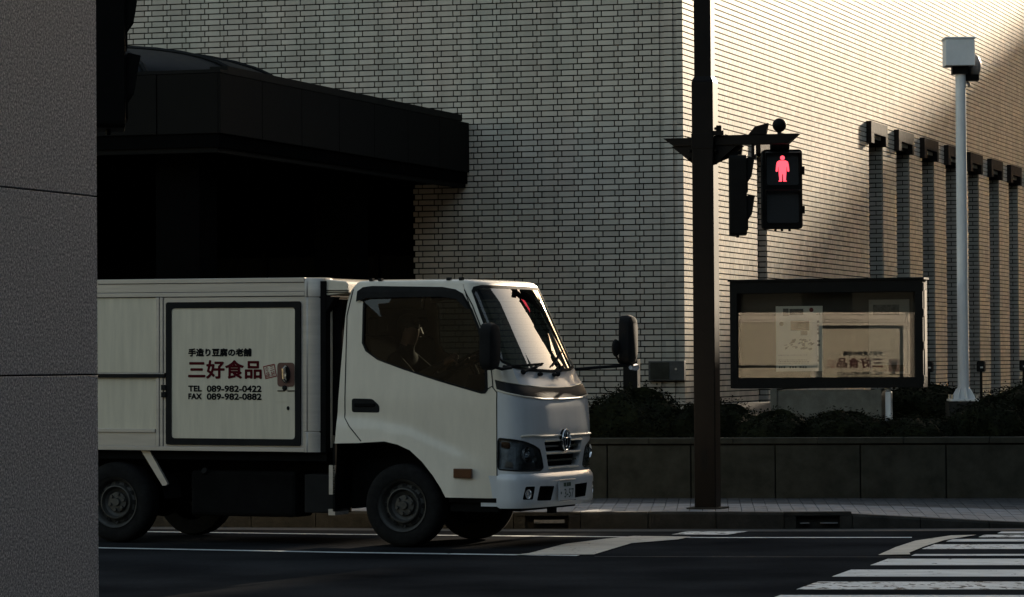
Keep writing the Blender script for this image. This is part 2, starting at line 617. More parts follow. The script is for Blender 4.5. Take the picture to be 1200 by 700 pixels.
def text_mesh(body, x0, x1, z0, z1, fn, name, mat, parent, offset=0.0, spacing=1.0, bold=0.0):
    """lettering fitted into a rectangle; fn(a, b) maps it onto its surface"""
    cu = bpy.data.curves.new("t", 'FONT')
    cu.body = body
    cu.resolution_u = 3
    cu.offset = offset
    cu.space_character = spacing
    ob = bpy.data.objects.new("t", cu)
    COL.objects.link(ob)
    dg = bpy.context.evaluated_depsgraph_get()
    dg.update()
    me = bpy.data.meshes.new_from_object(ob.evaluated_get(dg))
    bpy.data.objects.remove(ob)
    co = np.array([v.co[:] for v in me.vertices])
    if len(co) == 0:
        return None
    mn, mx = co.min(0), co.max(0)
    if bold:      # thicker strokes: the same glyphs laid over themselves a little off
        bmx = bmesh.new(); bmx.from_mesh(me)
        src = bpy.data.meshes.new('g'); bmx.to_mesh(src); bmx.free()
        V0 = co.copy(); F0 = [tuple(pp.vertices) for pp in src.polygons]
        sc_x = (mx[0] - mn[0]) / (x1 - x0); sc_z = (mx[1] - mn[1]) / (z1 - z0)
        VV, FF = [], []
        for kk, (ox, oz) in enumerate(((0, 0), (bold, 0), (-bold, 0), (0, bold), (0, -bold), (bold * .7, bold * .7), (-bold * .7, -bold * .7), (bold * .7, -bold * .7), (-bold * .7, bold * .7))):
            o0 = len(VV)
            VV += [(c_[0] + ox * sc_x, c_[1] + oz * sc_z, kk) for c_ in V0]
            FF += [tuple(i + o0 for i in f) for f in F0]
        me = bpy.data.meshes.new('g'); me.from_pydata(VV, [], FF)
    for v in me.vertices:
        kz = v.co.z
        a = x0 + (v.co.x - mn[0]) / (mx[0] - mn[0]) * (x1 - x0)
        b = z0 + (v.co.y - mn[1]) / (mx[1] - mn[1]) * (z1 - z0)
        q_ = Vector(fn(a, b))
        if bold:
            nn_ = (Vector(fn(a + .01, b)) - q_).cross(Vector(fn(a, b + .01)) - q_).normalized()
            q_ += nn_ * (kz * .00012)
        v.co = q_
    me.materials.clear()
    me.materials.append(MT[mat])
    o = bpy.data.objects.new(name, me)
    COL.objects.link(o)
    o.parent = parent
    return o
# ================================================================ GROUND, ROAD, KERB
TH = R(17.2)
def struct(o, **k):
    return tag(o, kind='structure')

mb = MB()
mb.box(-400, 400, -300, 900, -0.6, -0.05)
struct(mb.build('ground', 'concrete'))
mb = MB()
mb.add([(-60, -40, 0), (60, -40, 0), (60, 33.6, 0), (-60, 33.6, 0)], [(0, 1, 2, 3)])
struct(mb.build('road', 'asphalt'))

def marking(polys, mat, z=0.004):
    m = MB()
    for p in polys:
        m.add([(x, y, z) for x, y in p], [tuple(range(len(p)))])
    o = m.build('road_marking', mat)
    return struct(o)

def strip(pts, w):
    pts = [Vector(p) for p in pts]
    L, Rr = [], []
    for i, p in enumerate(pts):
        t = (pts[min(i + 1, len(pts) - 1)] - pts[max(i - 1, 0)]).normalized()
        nrm = Vector((-t.y, t.x)) * w * 0.5
        L.append(tuple(p + nrm))
        Rr.append(tuple(p - nrm))
    return L + Rr[::-1]
# thin lane lines
marking([strip([(-12, 35.6), (-3.3, 31.96), (-1.51, 31.23), (-0.01, 30.72), (1.65, 30.2), (3.35, 30.0)], 0.12)], 'paint_road')
marking([strip([(-12, 33.1), (-3.4, 29.2), (-1.365, 28.24), (0.25, 27.62), (0.5, 27.56)], 0.13)], 'paint_road')
# stop lines
marking([[(0.0, 27.62), (0.12, 27.86), (0.42, 29.25), (0.777, 30.05), (1.029, 30.50), (1.506, 30.3), (1.376, 29.85), (0.969, 29.3), (0.62, 27.62)]], 'paint_cream', 0.008)
marking([[(1.36, 30.72), (1.52, 31.22), (2.05, 31.18), (1.84, 30.60)]], 'paint_worn', 0.008)
marking([[(2.78, 27.2), (3.03, 28.3), (3.30, 29.3), (3.70, 30.14), (3.92, 30.2), (3.55, 29.37), (3.27, 28.4), (3.05, 27.5), (3.03, 27.25)]], 'paint_cream', 0.012)
# zebra bars run along the road, cut back on a slant at their left ends
SL = 0.262
def bar(y0, y1, mat, xoff=0.0, xr=9.0, tilt=-0.105, xl=None):
    def xl_at(y):
        return (1.66 + (y - 22.6) * SL + xoff) if xl is None else xl + (y - y0) * SL
    a, b = xl_at(y0), xl_at(y1)
    return [(a, y0), (xr, y0 + tilt * (xr - a)), (xr, y1 + tilt * (xr - b)), (b, y1)]
marking([bar(25.98, 26.80, 0, 0.05)], 'paint_road')
marking([bar(24.65, 25.45, 0)], 'paint_road')
marking([bar(23.30, 24.10, 0)], 'paint_worn')
marking([bar(21.95, 22.75, 0)], 'paint_road')
marking([bar(20.6, 21.4, 0), bar(19.2, 20.0, 0)], 'paint_worn')
marking([bar(27.20, 27.42, 0, xl=3.03)], 'paint_road')
marking([bar(28.15, 28.85, 0, xl=3.22)], 'paint_worn')
marking([bar(29.28, 29.68, 0, xl=3.55)], 'paint_road')
marking([bar(29.95, 30.35, 0, xl=3.90)], 'paint_worn')
marking([bar(30.6, 30.9, 0, xl=4.15)], 'paint_road')

o_ = MB().add([(x_, y_, .003) for x_, y_ in strip([(.62, 27.42), (1.6, 27.25), (3.0, 27.05)], .035)], [tuple(range(6))]).build('road_seam', pm('seam_tar', (.05, .05, .05), .9, var=.5, vscale=9))
struct(o_)
# kerb, dropping to road level at the crossing
def kerb_y(x):
    return float(np.interp(x, [-20, -6, 0, 2.3, 4.5, 9], [38.6, 33.6, 31.95, 31.62, 31.45, 31.1]))
def kerb_z(x):
    return float(np.interp(x, [-20, 2.2, 3.0, 3.9, 4.6, 9], [0.155, 0.155, 0.135, 0.085, 0.045, 0.03]))
kroot = bpy.data.objects.new('kerb', None)
COL.objects.link(kroot)
struct(kroot)
x = -9.0
while x < 8.5:
    w = 0.60
    x0, x1 = x + 0.004, x + w - 0.004
    m = MB()
    vs = []
    for xx in (x0, x1):
        y = kerb_y(xx)
        z = kerb_z(xx)
        vs += [(xx, y, -0.05), (xx, y + 0.012, z - 0.02), (xx, y + 0.03, z), (xx, y + 0.16, z), (xx, y + 0.16, -0.05)]
    m.add(vs, [(0, 1, 6, 5), (1, 2, 7, 6), (2, 3, 8, 7), (3, 4, 9, 8), (0, 4, 3, 2, 1), (5, 6, 7, 8, 9), (0, 5, 9, 4)])
    if abs((x0 + x1) / 2 - 2.42) > 0.3 and abs((x0 + x1) / 2 - 0.55) > 0.3:
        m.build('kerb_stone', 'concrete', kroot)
    else:   # inlet stone with a slot through its face
        xa, xb = x0 + 0.10, x1 - 0.10
        for (a, b, zz0, zz1) in ((x0, xa, -0.05, 0.12), (xb, x1, -0.05, 0.12)):
            y = kerb_y(a)
            mq = MB().box(a, b, y, y + 0.16, zz0, zz1)
            mq.build('kerb_stone', 'concrete', kroot)
        y = kerb_y(xa)
        q = MB().box(x0, x1, y + 0.004, y + 0.16, 0.123, 0.153)
        q.box(xa, xb, y + 0.09, y + 0.16, -0.05, 0.12)
        q.build('inlet_slab', 'concrete', kroot)
        wide = x < 1
        q = MB()
        if wide:
            q.box(xa + 0.08, xb - 0.04, y + 0.02, y + 0.08, 0.055, 0.085)
        else:
            q.box(xa + 0.04, xa + 0.12, y + 0.02, y + 0.07, 0.05, 0.06)
            q.box(xa + 0.22, xb - 0.02, y + 0.02, y + 0.07, 0.05, 0.06)
        q.build('drain_grate', 'white_patch', kroot)
    x += w
# gutter strip
m = MB()
xs = [-9, -6, -3, 0, 1, 2, 2.6, 3.2, 4, 4.6, 6, 8.4]
vs = [(a, kerb_y(a) - 0.42, 0.004) for a in xs] + [(a, kerb_y(a) + 0.01, 0.006) for a in xs]
n = len(xs)
m.add(vs, [(i, i + 1, n + i + 1, n + i) for i in range(n - 1)])
struct(m.build('gutter', pm('gutter_concrete', (0.045, 0.044, 0.042), 0.9, var=0.3, bump=0.3)))

# planter wall frame: angle -10 degrees, front face through (1.75, 35.08)
PA = R(-10)
ex, ey = Vector((cos(PA), sin(PA))), Vector((-sin(PA), cos(PA)))
PO = Vector((1.75, 35.08))
def pw(u, v, z=0.0):
    p = PO + ex * u + ey * v
    return (p.x, p.y, z)
# sidewalk slab + pavers
sw = MB()
xs = list(np.linspace(-11, 9.5, 42))
vs = []
for a in xs:
    yk = kerb_y(a) + 0.165
    b = PO + ex * ((a - PO.x) / cos(PA))
    vs += [(a, yk, kerb_z(a) - 0.022), (a, max(b.y, yk + 0.3) + 0.3, 0.128)]
sw.add(vs, [(2 * i, 2 * i + 2, 2 * i + 3, 2 * i + 1) for i in range(len(xs) - 1)])
sidewalk = struct(sw.build('sidewalk', 'mortar'))
def sw_z(x, y):
    yk = kerb_y(x) + 0.165
    yp = PO.y + (x - PO.x) * math.tan(PA)
    t = min(1, max(0, (y - yk) / max(0.2, yp - yk)))
    return kerb_z(x) * (1 - t) + 0.15 * t
# paver rows parallel to the planter; each paver 0.112 wide
pav = []
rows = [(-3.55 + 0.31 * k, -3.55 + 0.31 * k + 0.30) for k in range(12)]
for ri, (v0, v1) in enumerate(rows):
    v1 = min(v1, -0.012)
    for ui in range(-92, 62):
        u0 = ui * 0.118 + 0.003
        u1 = u0 + 0.112
        # the joints lean with the building
        sh = -0.12
        q = [(u0 + v0 * sh, v0), (u1 + v0 * sh, v0), (u1 + v1 * sh, v1), (u0 + v1 * sh, v1)]
        P4 = [pw(u, v) for u, v in q]
        lim = [kerb_y(p[0]) + 0.168 for p in P4]
        if P4[2][1] < lim[2] + 0.05:
            continue
        P4 = [(p[0], max(p[1], l)) for p, l in zip(P4, lim)]
        cx = sum(p[0] for p in P4) / 4
        cy = sum(p[1] for p in P4) / 4
        lift = rng.uniform(-0.0015, 0.0015)
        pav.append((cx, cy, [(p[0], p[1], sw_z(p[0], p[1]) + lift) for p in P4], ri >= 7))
def paver_geo(mb_, P4, mi):
    top = P4
    bot = [(p[0], p[1], p[2] - 0.02) for p in P4]
    mb_.add(list(top) + bot, [(0, 1, 2, 3), (0, 4, 5, 1), (1, 5, 6, 2), (3, 7, 4, 0)], mi)
def vis_paver(p):
    px = 600 + 4174 * p[0] / p[1]
    return px
cand = sorted([p for p in pav if 690 < vis_paver(p) < 1215 and not (810 < vis_paver(p) < 850)], key=lambda p: p[1])
near = cand[:300]
ids = {id(p) for p in near}
for p in near:
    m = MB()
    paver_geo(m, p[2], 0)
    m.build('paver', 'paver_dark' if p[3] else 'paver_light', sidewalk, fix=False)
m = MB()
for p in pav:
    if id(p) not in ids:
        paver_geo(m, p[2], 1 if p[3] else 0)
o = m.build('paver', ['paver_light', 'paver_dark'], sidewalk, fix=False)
o['kind'] = 'stuff'

# ================================================================ PLANTER WALL AND PLANTING
planter = thing('planter_wall', 'low stone planter wall of square slabs with a thin coping behind the sidewalk', 'wall', (PO.x, PO.y, 0), PA)
m = MB().box(-4.2, 8.0, 0.03, 0.22, 0.0, 0.68)
m.build('wall_core', 'mortar', planter)
pitch = 0.832
for k in range(-5, 10):
    u0, u1 = k * pitch + 0.006, (k + 1) * pitch - 0.006
    if u0 < -4.2 or u1 > 8.0: continue
    m = MB().box(u0, u1, 0, 0.06, 0.02, 0.668)
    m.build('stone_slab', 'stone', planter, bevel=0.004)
for k in range(-5, 10):
    u0, u1 = k * pitch + 0.42 + 0.003, (k + 1) * pitch + 0.42 - 0.003
    if u0 < -4.3 or u1 > 8.2: continue
    m = MB().box(u0, u1, -0.018, 0.26, 0.684, 0.742 + rng.uniform(-0.002, 0.002))
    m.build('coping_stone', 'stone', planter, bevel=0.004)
m = MB()
m.add([pw(-4.1, 0.24, 0.66), pw(8, 0.24, 0.66), pw(8, 3.5, 0.8), pw(-4.1, 3.5, 0.8)], [(0, 1, 2, 3)])
m.add([pw(-4.1, 3.5, 0.8), pw(8, 3.5, 0.8), (18, 70, 0.95), (3.2, 49.4, 0.92), (-0.2, 50.4, 0.6)], [(0, 1, 2, 3, 4)])
m.add([pw(-4.1, 0.24, 0.66), pw(-4.1, 3.5, 0.8), (-0.2, 50.4, 0.6), (-0.2, 50.4, -0.05), pw(-4.1, 3.5, -0.05), pw(-4.1, 0.24, -0.05)], [(0, 1, 4, 5), (1, 2, 3, 4)])
struct(m.build('planting_bed', 'soil'))

def shrub_mesh(seed, rx, ry, rz, nleaf, leaf):
    r = np.random.default_rng(seed)
    m = MB()
    # lumpy dense core
    nU, nV = 26, 12
    bump = {}
    vs, fs = [], []
    ph = r.uniform(0, 6.28, 6)
    def rad(th, fi):
        return 1 + 0.10 * sin(3 * fi + ph[0]) * sin(2 * th + ph[1]) + 0.07 * sin(7 * fi + ph[2]) * sin(5 * th + ph[3]) + 0.05 * sin(13 * fi + ph[4] + 4 * th)
    for i in range(nV + 1):
        th = (pi / 2 + 0.25) * i / nV
        for k in range(nU):
            fi = 2 * pi * k / nU
            q = rad(th, fi) * 0.93
            vs.append((rx * q * sin(th) * cos(fi), ry * q * sin(th) * sin(fi), rz * q * cos(th)))
    for i in range(nV):
        for k in range(nU):
            fs.append((i * nU + k, i * nU + (k + 1) % nU, (i + 1) * nU + (k + 1) % nU, (i + 1) * nU + k))
    m.add(vs, fs, 0)
    for _ in range(nleaf):
        th = math.acos(r.uniform(-0.15, 1))
        fi = r.uniform(0, 2 * pi)
        q = rad(th, fi) * r.uniform(0.92, 1.05)
        if r.uniform() < 0.06: q += r.uniform(0.02, 0.09)
        c = Vector((rx * q * sin(th) * cos(fi), ry * q * sin(th) * sin(fi), rz * q * cos(th)))
        a = Vector(r.normal(size=3)).normalized()
        b = a.orthogonal().normalized()
        b = (b * cos(fi * 5) + a.cross(b) * sin(fi * 5))
        l = leaf * r.uniform(0.6, 1.3)
        m.add([c - a * l, c + b * l * 0.42, c + a * l, c - b * l * 0.42], [(0, 1, 2, 3)], 0)
    me = bpy.data.meshes.new('leaves')
    me.from_pydata(m.v, [], m.f)
    me.materials.append(MT['leaf'])
    return me
SHM = [shrub_mesh(s, 1, 1, 1, 5200, 0.035) for s in (1, 2, 3)]
stem_me = None
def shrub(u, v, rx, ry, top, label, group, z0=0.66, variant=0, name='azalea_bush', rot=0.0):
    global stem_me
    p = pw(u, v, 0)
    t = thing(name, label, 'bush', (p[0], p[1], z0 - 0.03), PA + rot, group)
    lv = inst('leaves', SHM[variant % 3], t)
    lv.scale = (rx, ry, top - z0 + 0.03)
    if stem_me is None:
        mm = MB()
        for k in range(5):
            aa = k * 1.3
            mm.tube([(0, 0, -0.02), (0.1 * cos(aa), 0.1 * sin(aa), 0.16), (0.2 * cos(aa), 0.2 * sin(aa), 0.28)], 0.012, 5)
        so = mm.build('stems', 'twig')
        stem_me = so.data
        bpy.data.objects.remove(so)
    inst('stems', stem_me, t)
    return t
# px-> u : u = (x_world - PO.x)/cos ; front row right behind the wall
front = [(-3.4, 0.95, 0.70, 1.02, "low azalea bush behind the truck windscreen, leftmost on the planter"),
         (-2.2, 0.85, 0.72, 1.03, "azalea bush just right of the truck nose behind the planter wall"),
         (-0.75, 1.25, 0.74, 1.19, "tallest rounded azalea bush beneath the truck's far mirror"),
         (0.05, 1.3, 0.5, 1.08, "azalea bush just left of the dark traffic pole"),
         (0.75, 0.85, 0.5, 0.98, "low azalea bush directly behind the dark traffic pole"),
         (1.45, 0.8, 0.52, .97, "low azalea bush under the left end of the notice board"),
         (2.2, 0.75, 0.55, 0.93, "low azalea bush in front of the notice board's stone base"),
         (2.92, 0.9, 0.52, 1.10, "azalea bush under the right end of the notice board"),
         (3.75, 0.85, 0.6, 1.07, "low azalea bush hiding the foot of the white camera pole"),
         (4.6, 0.9, 0.62, 1.02, "azalea bush just right of the white camera pole"),
         (5.5, 0.9, 0.62, 1.06, "azalea bush at the right end of the planter"),]
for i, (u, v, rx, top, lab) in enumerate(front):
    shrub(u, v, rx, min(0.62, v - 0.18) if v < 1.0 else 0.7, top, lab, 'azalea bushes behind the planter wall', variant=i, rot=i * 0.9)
backs = [(1.75, 8.9, 0.8, 1.18, "dark clipped hedge bush behind the left legs of the notice board"),
         (3.2, 9.0, 0.9, 1.2, "dark clipped hedge bush behind the middle of the notice board"),
         (4.4, 9.2, 0.7, 1.36, "dark hedge bush between the notice board and the white pole"),
         (5.3, 9.2, 0.75, 1.38, "dark hedge bush right behind the white pole"),
         (6.3, 9.2, 0.85, 1.38, "dark hedge bush at the foot of the third brick slot, right of the white pole"),
         (7.3, 9.2, 0.85, 1.38, "dark hedge bush at the far right edge under the slotted wall")]
for i, (u, v, rx, top, lab) in enumerate(backs):
    shrub(u, v, rx, 0.7, top, lab, 'dark hedge in front of the slotted brick wall', z0=0.8, variant=i + 1, name='hedge_bush', rot=i * 1.1)

# ================================================================ BRICK BUILDING
bld = thing('brick_building', 'large windowless building clad in pale glazed brick tile with a dark entrance canopy', 'building', (2.396, 49.5, 0), -TH)
CH = 0.0812      # course height
HH = 12.2
ENT0, ENT1, ENTZ = 3.97, 13.0, 4.02
SLOTS = [(4.45, 5.07, 4.63, -1)] + [(12.92 + 2.49 * k, 14.15 + 2.49 * k, 5.3, k) for k in range(8)]
LR = 42.0
def wallbox(mb_, *a): mb_.box(*a)
fw_ = MB()
rec = 0.026
g0, g1 = 0.34, 20.0
fw_.box(-ENT0, -0.35, rec, 0.35, 0, HH)
fw_.box(-ENT1, -ENT0, rec, 0.35, ENTZ, HH)
fw_.box(-g1, -ENT1, rec, 0.35, 0, HH)
front_wall = fw_.build('front_wall', 'mortar', bld)
# grooved corner pier
cp = MB()
cp.box(-0.35, 0 - 0.012, 0.045, 0.35, 0, HH)
for a, b in ((0.012, 0.085), (0.145, 0.268)):
    cp.box(-b + 0.001, -a, rec, 0.046, 0, HH)
corner_pier = cp.build('corner_pier', 'mortar', bld)
# right wall with deep slots
rw = MB()
y = 0.35
for (a, b, zt, k) in SLOTS:
    rw.box(-0.35, -rec, y, a, 0, HH)
    rw.box(-0.35, -rec, a, b, zt, HH)
    rw.box(-0.75, -0.5, a - 0.1, b + 0.1, 0, zt)
    rw.box(-0.5, -0.35, b, b + 0.2, 0, zt)
    rw.box(-0.5, -0.35, a - 0.2, a, 0, zt)
    rw.box(-0.5, -0.35, a, b, zt - 0.002, zt + 0.2)
    y = b
rw.box(-0.35, -rec, y, LR, 0, HH)
right_wall = rw.build('side_wall', 'mortar', bld)
rf = MB().box(-20, -0.02, 0.02, LR, HH, HH + 0.3)
rf.box(-20, -19.7, 0.36, LR, 0, HH)
rf.box(-20, -0.4, LR - 0.3, LR, 0, HH)
rf.build('roof', 'dark_granite', bld)
# ---- courses
JT = 0.017
def course_pat(par, s0, s1, JT=0.017):
    """tiles of one course: two stretchers then a header, offset by half a repeat on alternate courses"""
    P = 0.592
    st = s0 + (0.237 if par == 0 else 0.533) - 3 * P
    edges = []
    s = st
    while s < s1:
        edges += [s, s + 0.118, s + 0.355]
        s += P
    edges = [e for e in edges if s0 + 0.07 < e < s1 - 0.07]
    if par == 1:
        edges = [e for e in edges if e > s0 + 0.25]
        edges = [s0 + 0.105] + edges
    edges = [s0] + edges + [s1]
    return [(edges[i] + JT / 2 if i else edges[i], edges[i + 1] - JT / 2 if i + 2 < len(edges) else edges[i + 1]) for i in range(len(edges) - 1)]
def tiles_mesh(name, tiles, plane, parent, kind=True):
    """tiles: (a0, a1, z0, z1, depth offset); plane 'F' faces -Y at y=0, 'R' faces +X at x=0, 'J' faces -Y at given y (jambs)"""
    t = np.array(tiles, dtype=float)
    n = len(t)
    jit = rng.uniform(-0.0003, 0.0003, n)
    if plane == 'F':
        f0 = t[:, 4] + jit
        V = np.stack([np.stack([-t[:, i], f, t[:, j]], 1) for (i, f, j) in
                      ((0, f0, 2), (1, f0, 2), (1, f0, 3), (0, f0, 3), (0, f0 + .03, 2), (1, f0 + .03, 2), (1, f0 + .03, 3), (0, f0 + .03, 3))], 1)
    elif plane == 'R':
        f0 = -t[:, 4] + jit
        V = np.stack([np.stack([f, t[:, i], t[:, j]], 1) for (i, f, j) in
                      ((0, f0, 2), (1, f0, 2), (1, f0, 3), (0, f0, 3), (0, f0 - .03, 2), (1, f0 - .03, 2), (1, f0 - .03, 3), (0, f0 - .03, 3))], 1)
    else:
        f0 = t[:, 4]
        V = np.stack([np.stack([-t[:, i], f, t[:, j]], 1) for (i, f, j) in
                      ((0, f0, 2), (1, f0, 2), (1, f0, 3), (0, f0, 3), (0, f0 + .03, 2), (1, f0 + .03, 2), (1, f0 + .03, 3), (0, f0 + .03, 3))], 1)
    V = V.reshape(-1, 3)
    fq = np.array([(0, 1, 2, 3), (0, 4, 5, 1), (1, 5, 6, 2), (2, 6, 7, 3), (3, 7, 4, 0)])
    if plane in 'FJ':
        fq = fq[:, ::-1] if False else fq
    Fc = (fq[None] + (np.arange(n) * 8)[:, None, None]).reshape(-1, 4)
    me = bpy.data.meshes.new(name)
    me.vertices.add(len(V))
    me.vertices.foreach_set("co", V.ravel())
    me.loops.add(len(Fc) * 4)
    me.loops.foreach_set("vertex_index", Fc.ravel())
    me.polygons.add(len(Fc))
    me.polygons.foreach_set("loop_start", np.arange(len(Fc)) * 4)
    me.polygons.foreach_set("loop_total", np.full(len(Fc), 4))
    me.update(calc_edges=True)
    me.polygons.foreach_set('use_smooth', np.zeros(len(Fc), dtype=bool))
    at = me.attributes.new("tone", 'FLOAT', 'POINT')
    tone = np.clip(rng.normal(0.5, 0.24, n), 0, 1)
    at.data.foreach_set("value", np.repeat(tone, 8))
    me.materials.append(MT['brick'])
    o = bpy.data.objects.new(name, me)
    COL.objects.link(o)
    o.parent = parent
    if kind: o['kind'] = 'stuff'
    return o
NR = int(HH / CH)
ft, singles = [], []
for r in range(NR):
    z0, z1 = r * CH + JT / 2, (r + 1) * CH - JT / 2
    for (a, b) in course_pat(r % 2, 0.34, g1):
        if z0 < ENTZ and b > ENT0 and a < ENT1:
            if a < ENT0 - 0.05: b = ENT0
            elif b > ENT1 + 0.05: a = ENT1
            else: continue
        if 1.25 < z0 < 6.75 and b < 1.75:
            singles.append((a, b, z0, z1, 0.0))
        else:
            ft.append((a, b, z0, z1, 0.0))
singles.sort(key=lambda t: -(t[1] - t[0]))
ft += singles[300:]
singles = singles[:300]
tiles_mesh('brick', ft, 'F', front_wall)
# single bricks share a few meshes by length
shared = {}
for k, t in enumerate(singles):
    ln = round(t[1] - t[0], 3)
    key = (ln, k % 5)
    if key not in shared:
        o = tiles_mesh('brick', [(-ln / 2, ln / 2, 0, CH - JT, 0.0)], 'F', front_wall, False)
        shared[key] = o.data
        bpy.data.objects.remove(o)
    inst('brick', shared[key], front_wall, (-(t[0] + t[1]) / 2, 0, t[2]))
ct = []
for r in range(NR):
    z0, z1 = r * CH + JT / 2, (r + 1) * CH - JT / 2
    ct += [(0.002, 0.085, z0, z1, 0.0), (0.088, 0.142, z0, z1, 0.032), (0.145, 0.268, z0, z1, 0.0), (0.271, 0.337, z0, z1, 0.032)]
tiles_mesh('brick', ct, 'F', corner_pier)
rt, jt = [], []
for r in range(NR):
    z0, z1 = r * CH + JT / 2, (r + 1) * CH - JT / 2
    for (a, b) in course_pat(r % 2, 0.002, LR, 0.006):
        cut = False
        for (s0, s1, zt, k) in SLOTS:
            if z0 < zt and b > s0 and a < s1:
                if a < s0 - 0.03: b = s0
                elif b > s1 + 0.03: a = s1
                else: cut = True
        if not cut:
            rt.append((a, b, z0, z1, 0.0))
    for (s0, s1, zt, k) in SLOTS:
        if z1 < zt:
            o_ = 0.12 if r % 2 else 0.0
            jt += [(0.02, 0.12 + o_, z0, z1, s1 - 0.012), (0.137 + o_, 0.36 + o_, z0, z1, s1 - 0.012)]
tiles_mesh('brick', rt, 'R', right_wall)
tiles_mesh('brick', jt, 'J', right_wall)
for (s0, s1, zt, k) in SLOTS:
    c0, c1 = s0 - 0.2, s1 + 0.02
    h0, h1 = zt - 0.02, zt + 0.34
    if k == -1: c0, c1, h0, h1 = s0 - 0.05, s1 + 0.02, zt, zt + 0.28
    m = MB()
    m.box(-0.35, 0.09, c0, c1, h0 + 0.16, h1)
    m.box(-0.35, 0.09, c0, c0 + 0.26, h0 - 0.02, h0 + 0.16)
    m.box(-0.35, 0.09, c1 - 0.16, c1, h0 - 0.02, h0 + 0.16)
    if k == -1:
        m = MB().box(-0.2, 0.07, c0, c1, h0, h1)
    m.build('slot_hood', 'cap', right_wall, bevel=0.006)
# ---- entrance recess
m = MB()
m.box(-ENT1, -ENT0, 5.5, 5.7, 0, ENTZ)
m.box(-ENT0, -ENT0 + 0.1, 0.355, 5.5, 0, ENTZ)
m.box(-ENT1 - 0.1, -ENT1, 0.355, 5.5, 0, ENTZ)
m.box(-ENT1, -ENT0, 0.355, 5.5, ENTZ, ENTZ + 0.2)
m.build('entrance_recess', 'inside', bld)
for k in range(4):
    m = MB().box(-ENT0 - 0.5 - (k + 1) * 1.9, -ENT0 - 0.5 - k * 1.9 - 0.1, 5.40, 5.45, 0.15, 3.2)
    dd = m.build('glass_door', 'dark_glass', bld)
    MB().box(-ENT0 - 0.5 - k * 1.9 - 0.09, -ENT0 - 0.5 - k * 1.9 - 0.01, 5.36, 5.46, 0.1, 3.25).build('door_frame', 'black', dd)
# ---- canopy (local x = -s, y = -outward)
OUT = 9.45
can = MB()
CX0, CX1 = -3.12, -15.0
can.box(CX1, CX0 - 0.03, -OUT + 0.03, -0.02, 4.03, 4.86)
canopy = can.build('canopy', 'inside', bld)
for k in range(7):
    w = OUT / 7.0
    y0, y1 = -OUT + k * w + 0.006, -OUT + (k + 1) * w - 0.006
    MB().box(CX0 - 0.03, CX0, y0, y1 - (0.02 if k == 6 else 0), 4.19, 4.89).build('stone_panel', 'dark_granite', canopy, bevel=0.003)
k = 0
x = CX0
while x > CX1:
    w = 0.80
    MB().box(x - w + 0.008, x - (0.008 if k else 0.031), -OUT, -OUT + 0.03, 4.19, 4.89).build('stone_panel', 'dark_granite', canopy, bevel=0.003)
    x -= w
    k += 1
m = MB()
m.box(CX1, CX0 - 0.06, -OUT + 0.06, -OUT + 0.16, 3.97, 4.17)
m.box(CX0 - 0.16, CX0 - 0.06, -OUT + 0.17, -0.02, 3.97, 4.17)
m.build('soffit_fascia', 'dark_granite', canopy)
m = MB()
m.box(CX1, CX0 + 0.005, -OUT - 0.005, -OUT + 0.22, 4.895, 4.935)
m.box(CX0 - 0.22, CX0 + 0.005, -OUT + 0.225, -0.35, 4.895, 4.985)
m.build('rim', 'black', canopy)
# glass skylight hump on the canopy, with curved ribs
DC = (CX0 - 3.1, -OUT + 2.6)
DA, DB, DH = 2.75, 2.35, 0.57
m = MB()
nu, nv = 40, 12
vs, fs = [], []
for i in range(nv + 1):
    th = pi / 2 * i / nv
    for k in range(nu):
        fi = 2 * pi * k / nu
        vs.append((DC[0] + DA * sin(th) * cos(fi), DC[1] + DB * sin(th) * sin(fi), 4.90 + DH * cos(th)))
for i in range(nv):
    for k in range(nu):
        fs.append((i * nu + k, i * nu + (k + 1) % nu, (i + 1) * nu + (k + 1) % nu, (i + 1) * nu + k))
m.add(vs, fs)
sky_l = m.build('skylight', 'dark_glass', bld, smooth=True)
for k in range(12):
    fi = 2 * pi * k / 12 + 0.2
    pth = [(DC[0] + DA * 1.004 * sin(t) * cos(fi), DC[1] + DB * 1.004 * sin(t) * sin(fi), 4.905 + DH * cos(t)) for t in np.linspace(0.05, pi / 2, 10)]
    MB().tube(pth, 0.035, 6).build('rib', 'black', sky_l)
pth = [(DC[0] + DA * 1.02 * cos(t), DC[1] + DB * 1.02 * sin(t), 4.93) for t in np.linspace(0, 2 * pi, 49)]
MB().tube(pth, 0.05, 6).build('ring', 'black', sky_l)
# two columns carrying the canopy
for (cx, cy) in ((-3.9, -8.6), (-7.2, -8.6), (-3.9, -3.2), (-10.5, -8.6)):
    m = MB().box(cx - 0.28, cx + 0.28, cy - 0.28, cy + 0.28, -0.05, 4.02)
    m.build('column', 'inside', bld, bevel=0.01)

# grey box on the wall near the corner
bx = thing('wall_box', 'flat dark grey metal cabinet fixed low on the brick wall left of the traffic pole', 'utility box', (2.396, 49.5, 0), -TH)
m = MB().box(-0.50, 0.015, -0.10, -0.004, 1.23, 1.50)
cab_ = m.build('cabinet', 'chassis', bx, bevel=0.006)
cab_.data.materials.clear(); cab_.data.materials.append(pm('cabinet_grey', (0.055, 0.055, 0.052), 0.6, var=0.3, vscale=14))
MB().box(-0.47, -0.20, -0.108, -0.101, 1.25, 1.48).build('door_panel', 'stone', bx, bevel=0.002)
MB().lathe([(0.0, 0), (0.016, 0), (0.016, 0.02), (0, 0.02)], (-0.10, -0.10, 1.39), (0, -1, 0), 12).build('knob', 'steel', bx)

# ---- the next building along the street: unseen, rooflines shaped to shade the road and the foot of the wall
nb = thing('neighbour_building', 'unseen office block further along the street, its rooflines stepped to shape sun and shade', 'building', (0, 0, 0), -R(SUN_AZ))
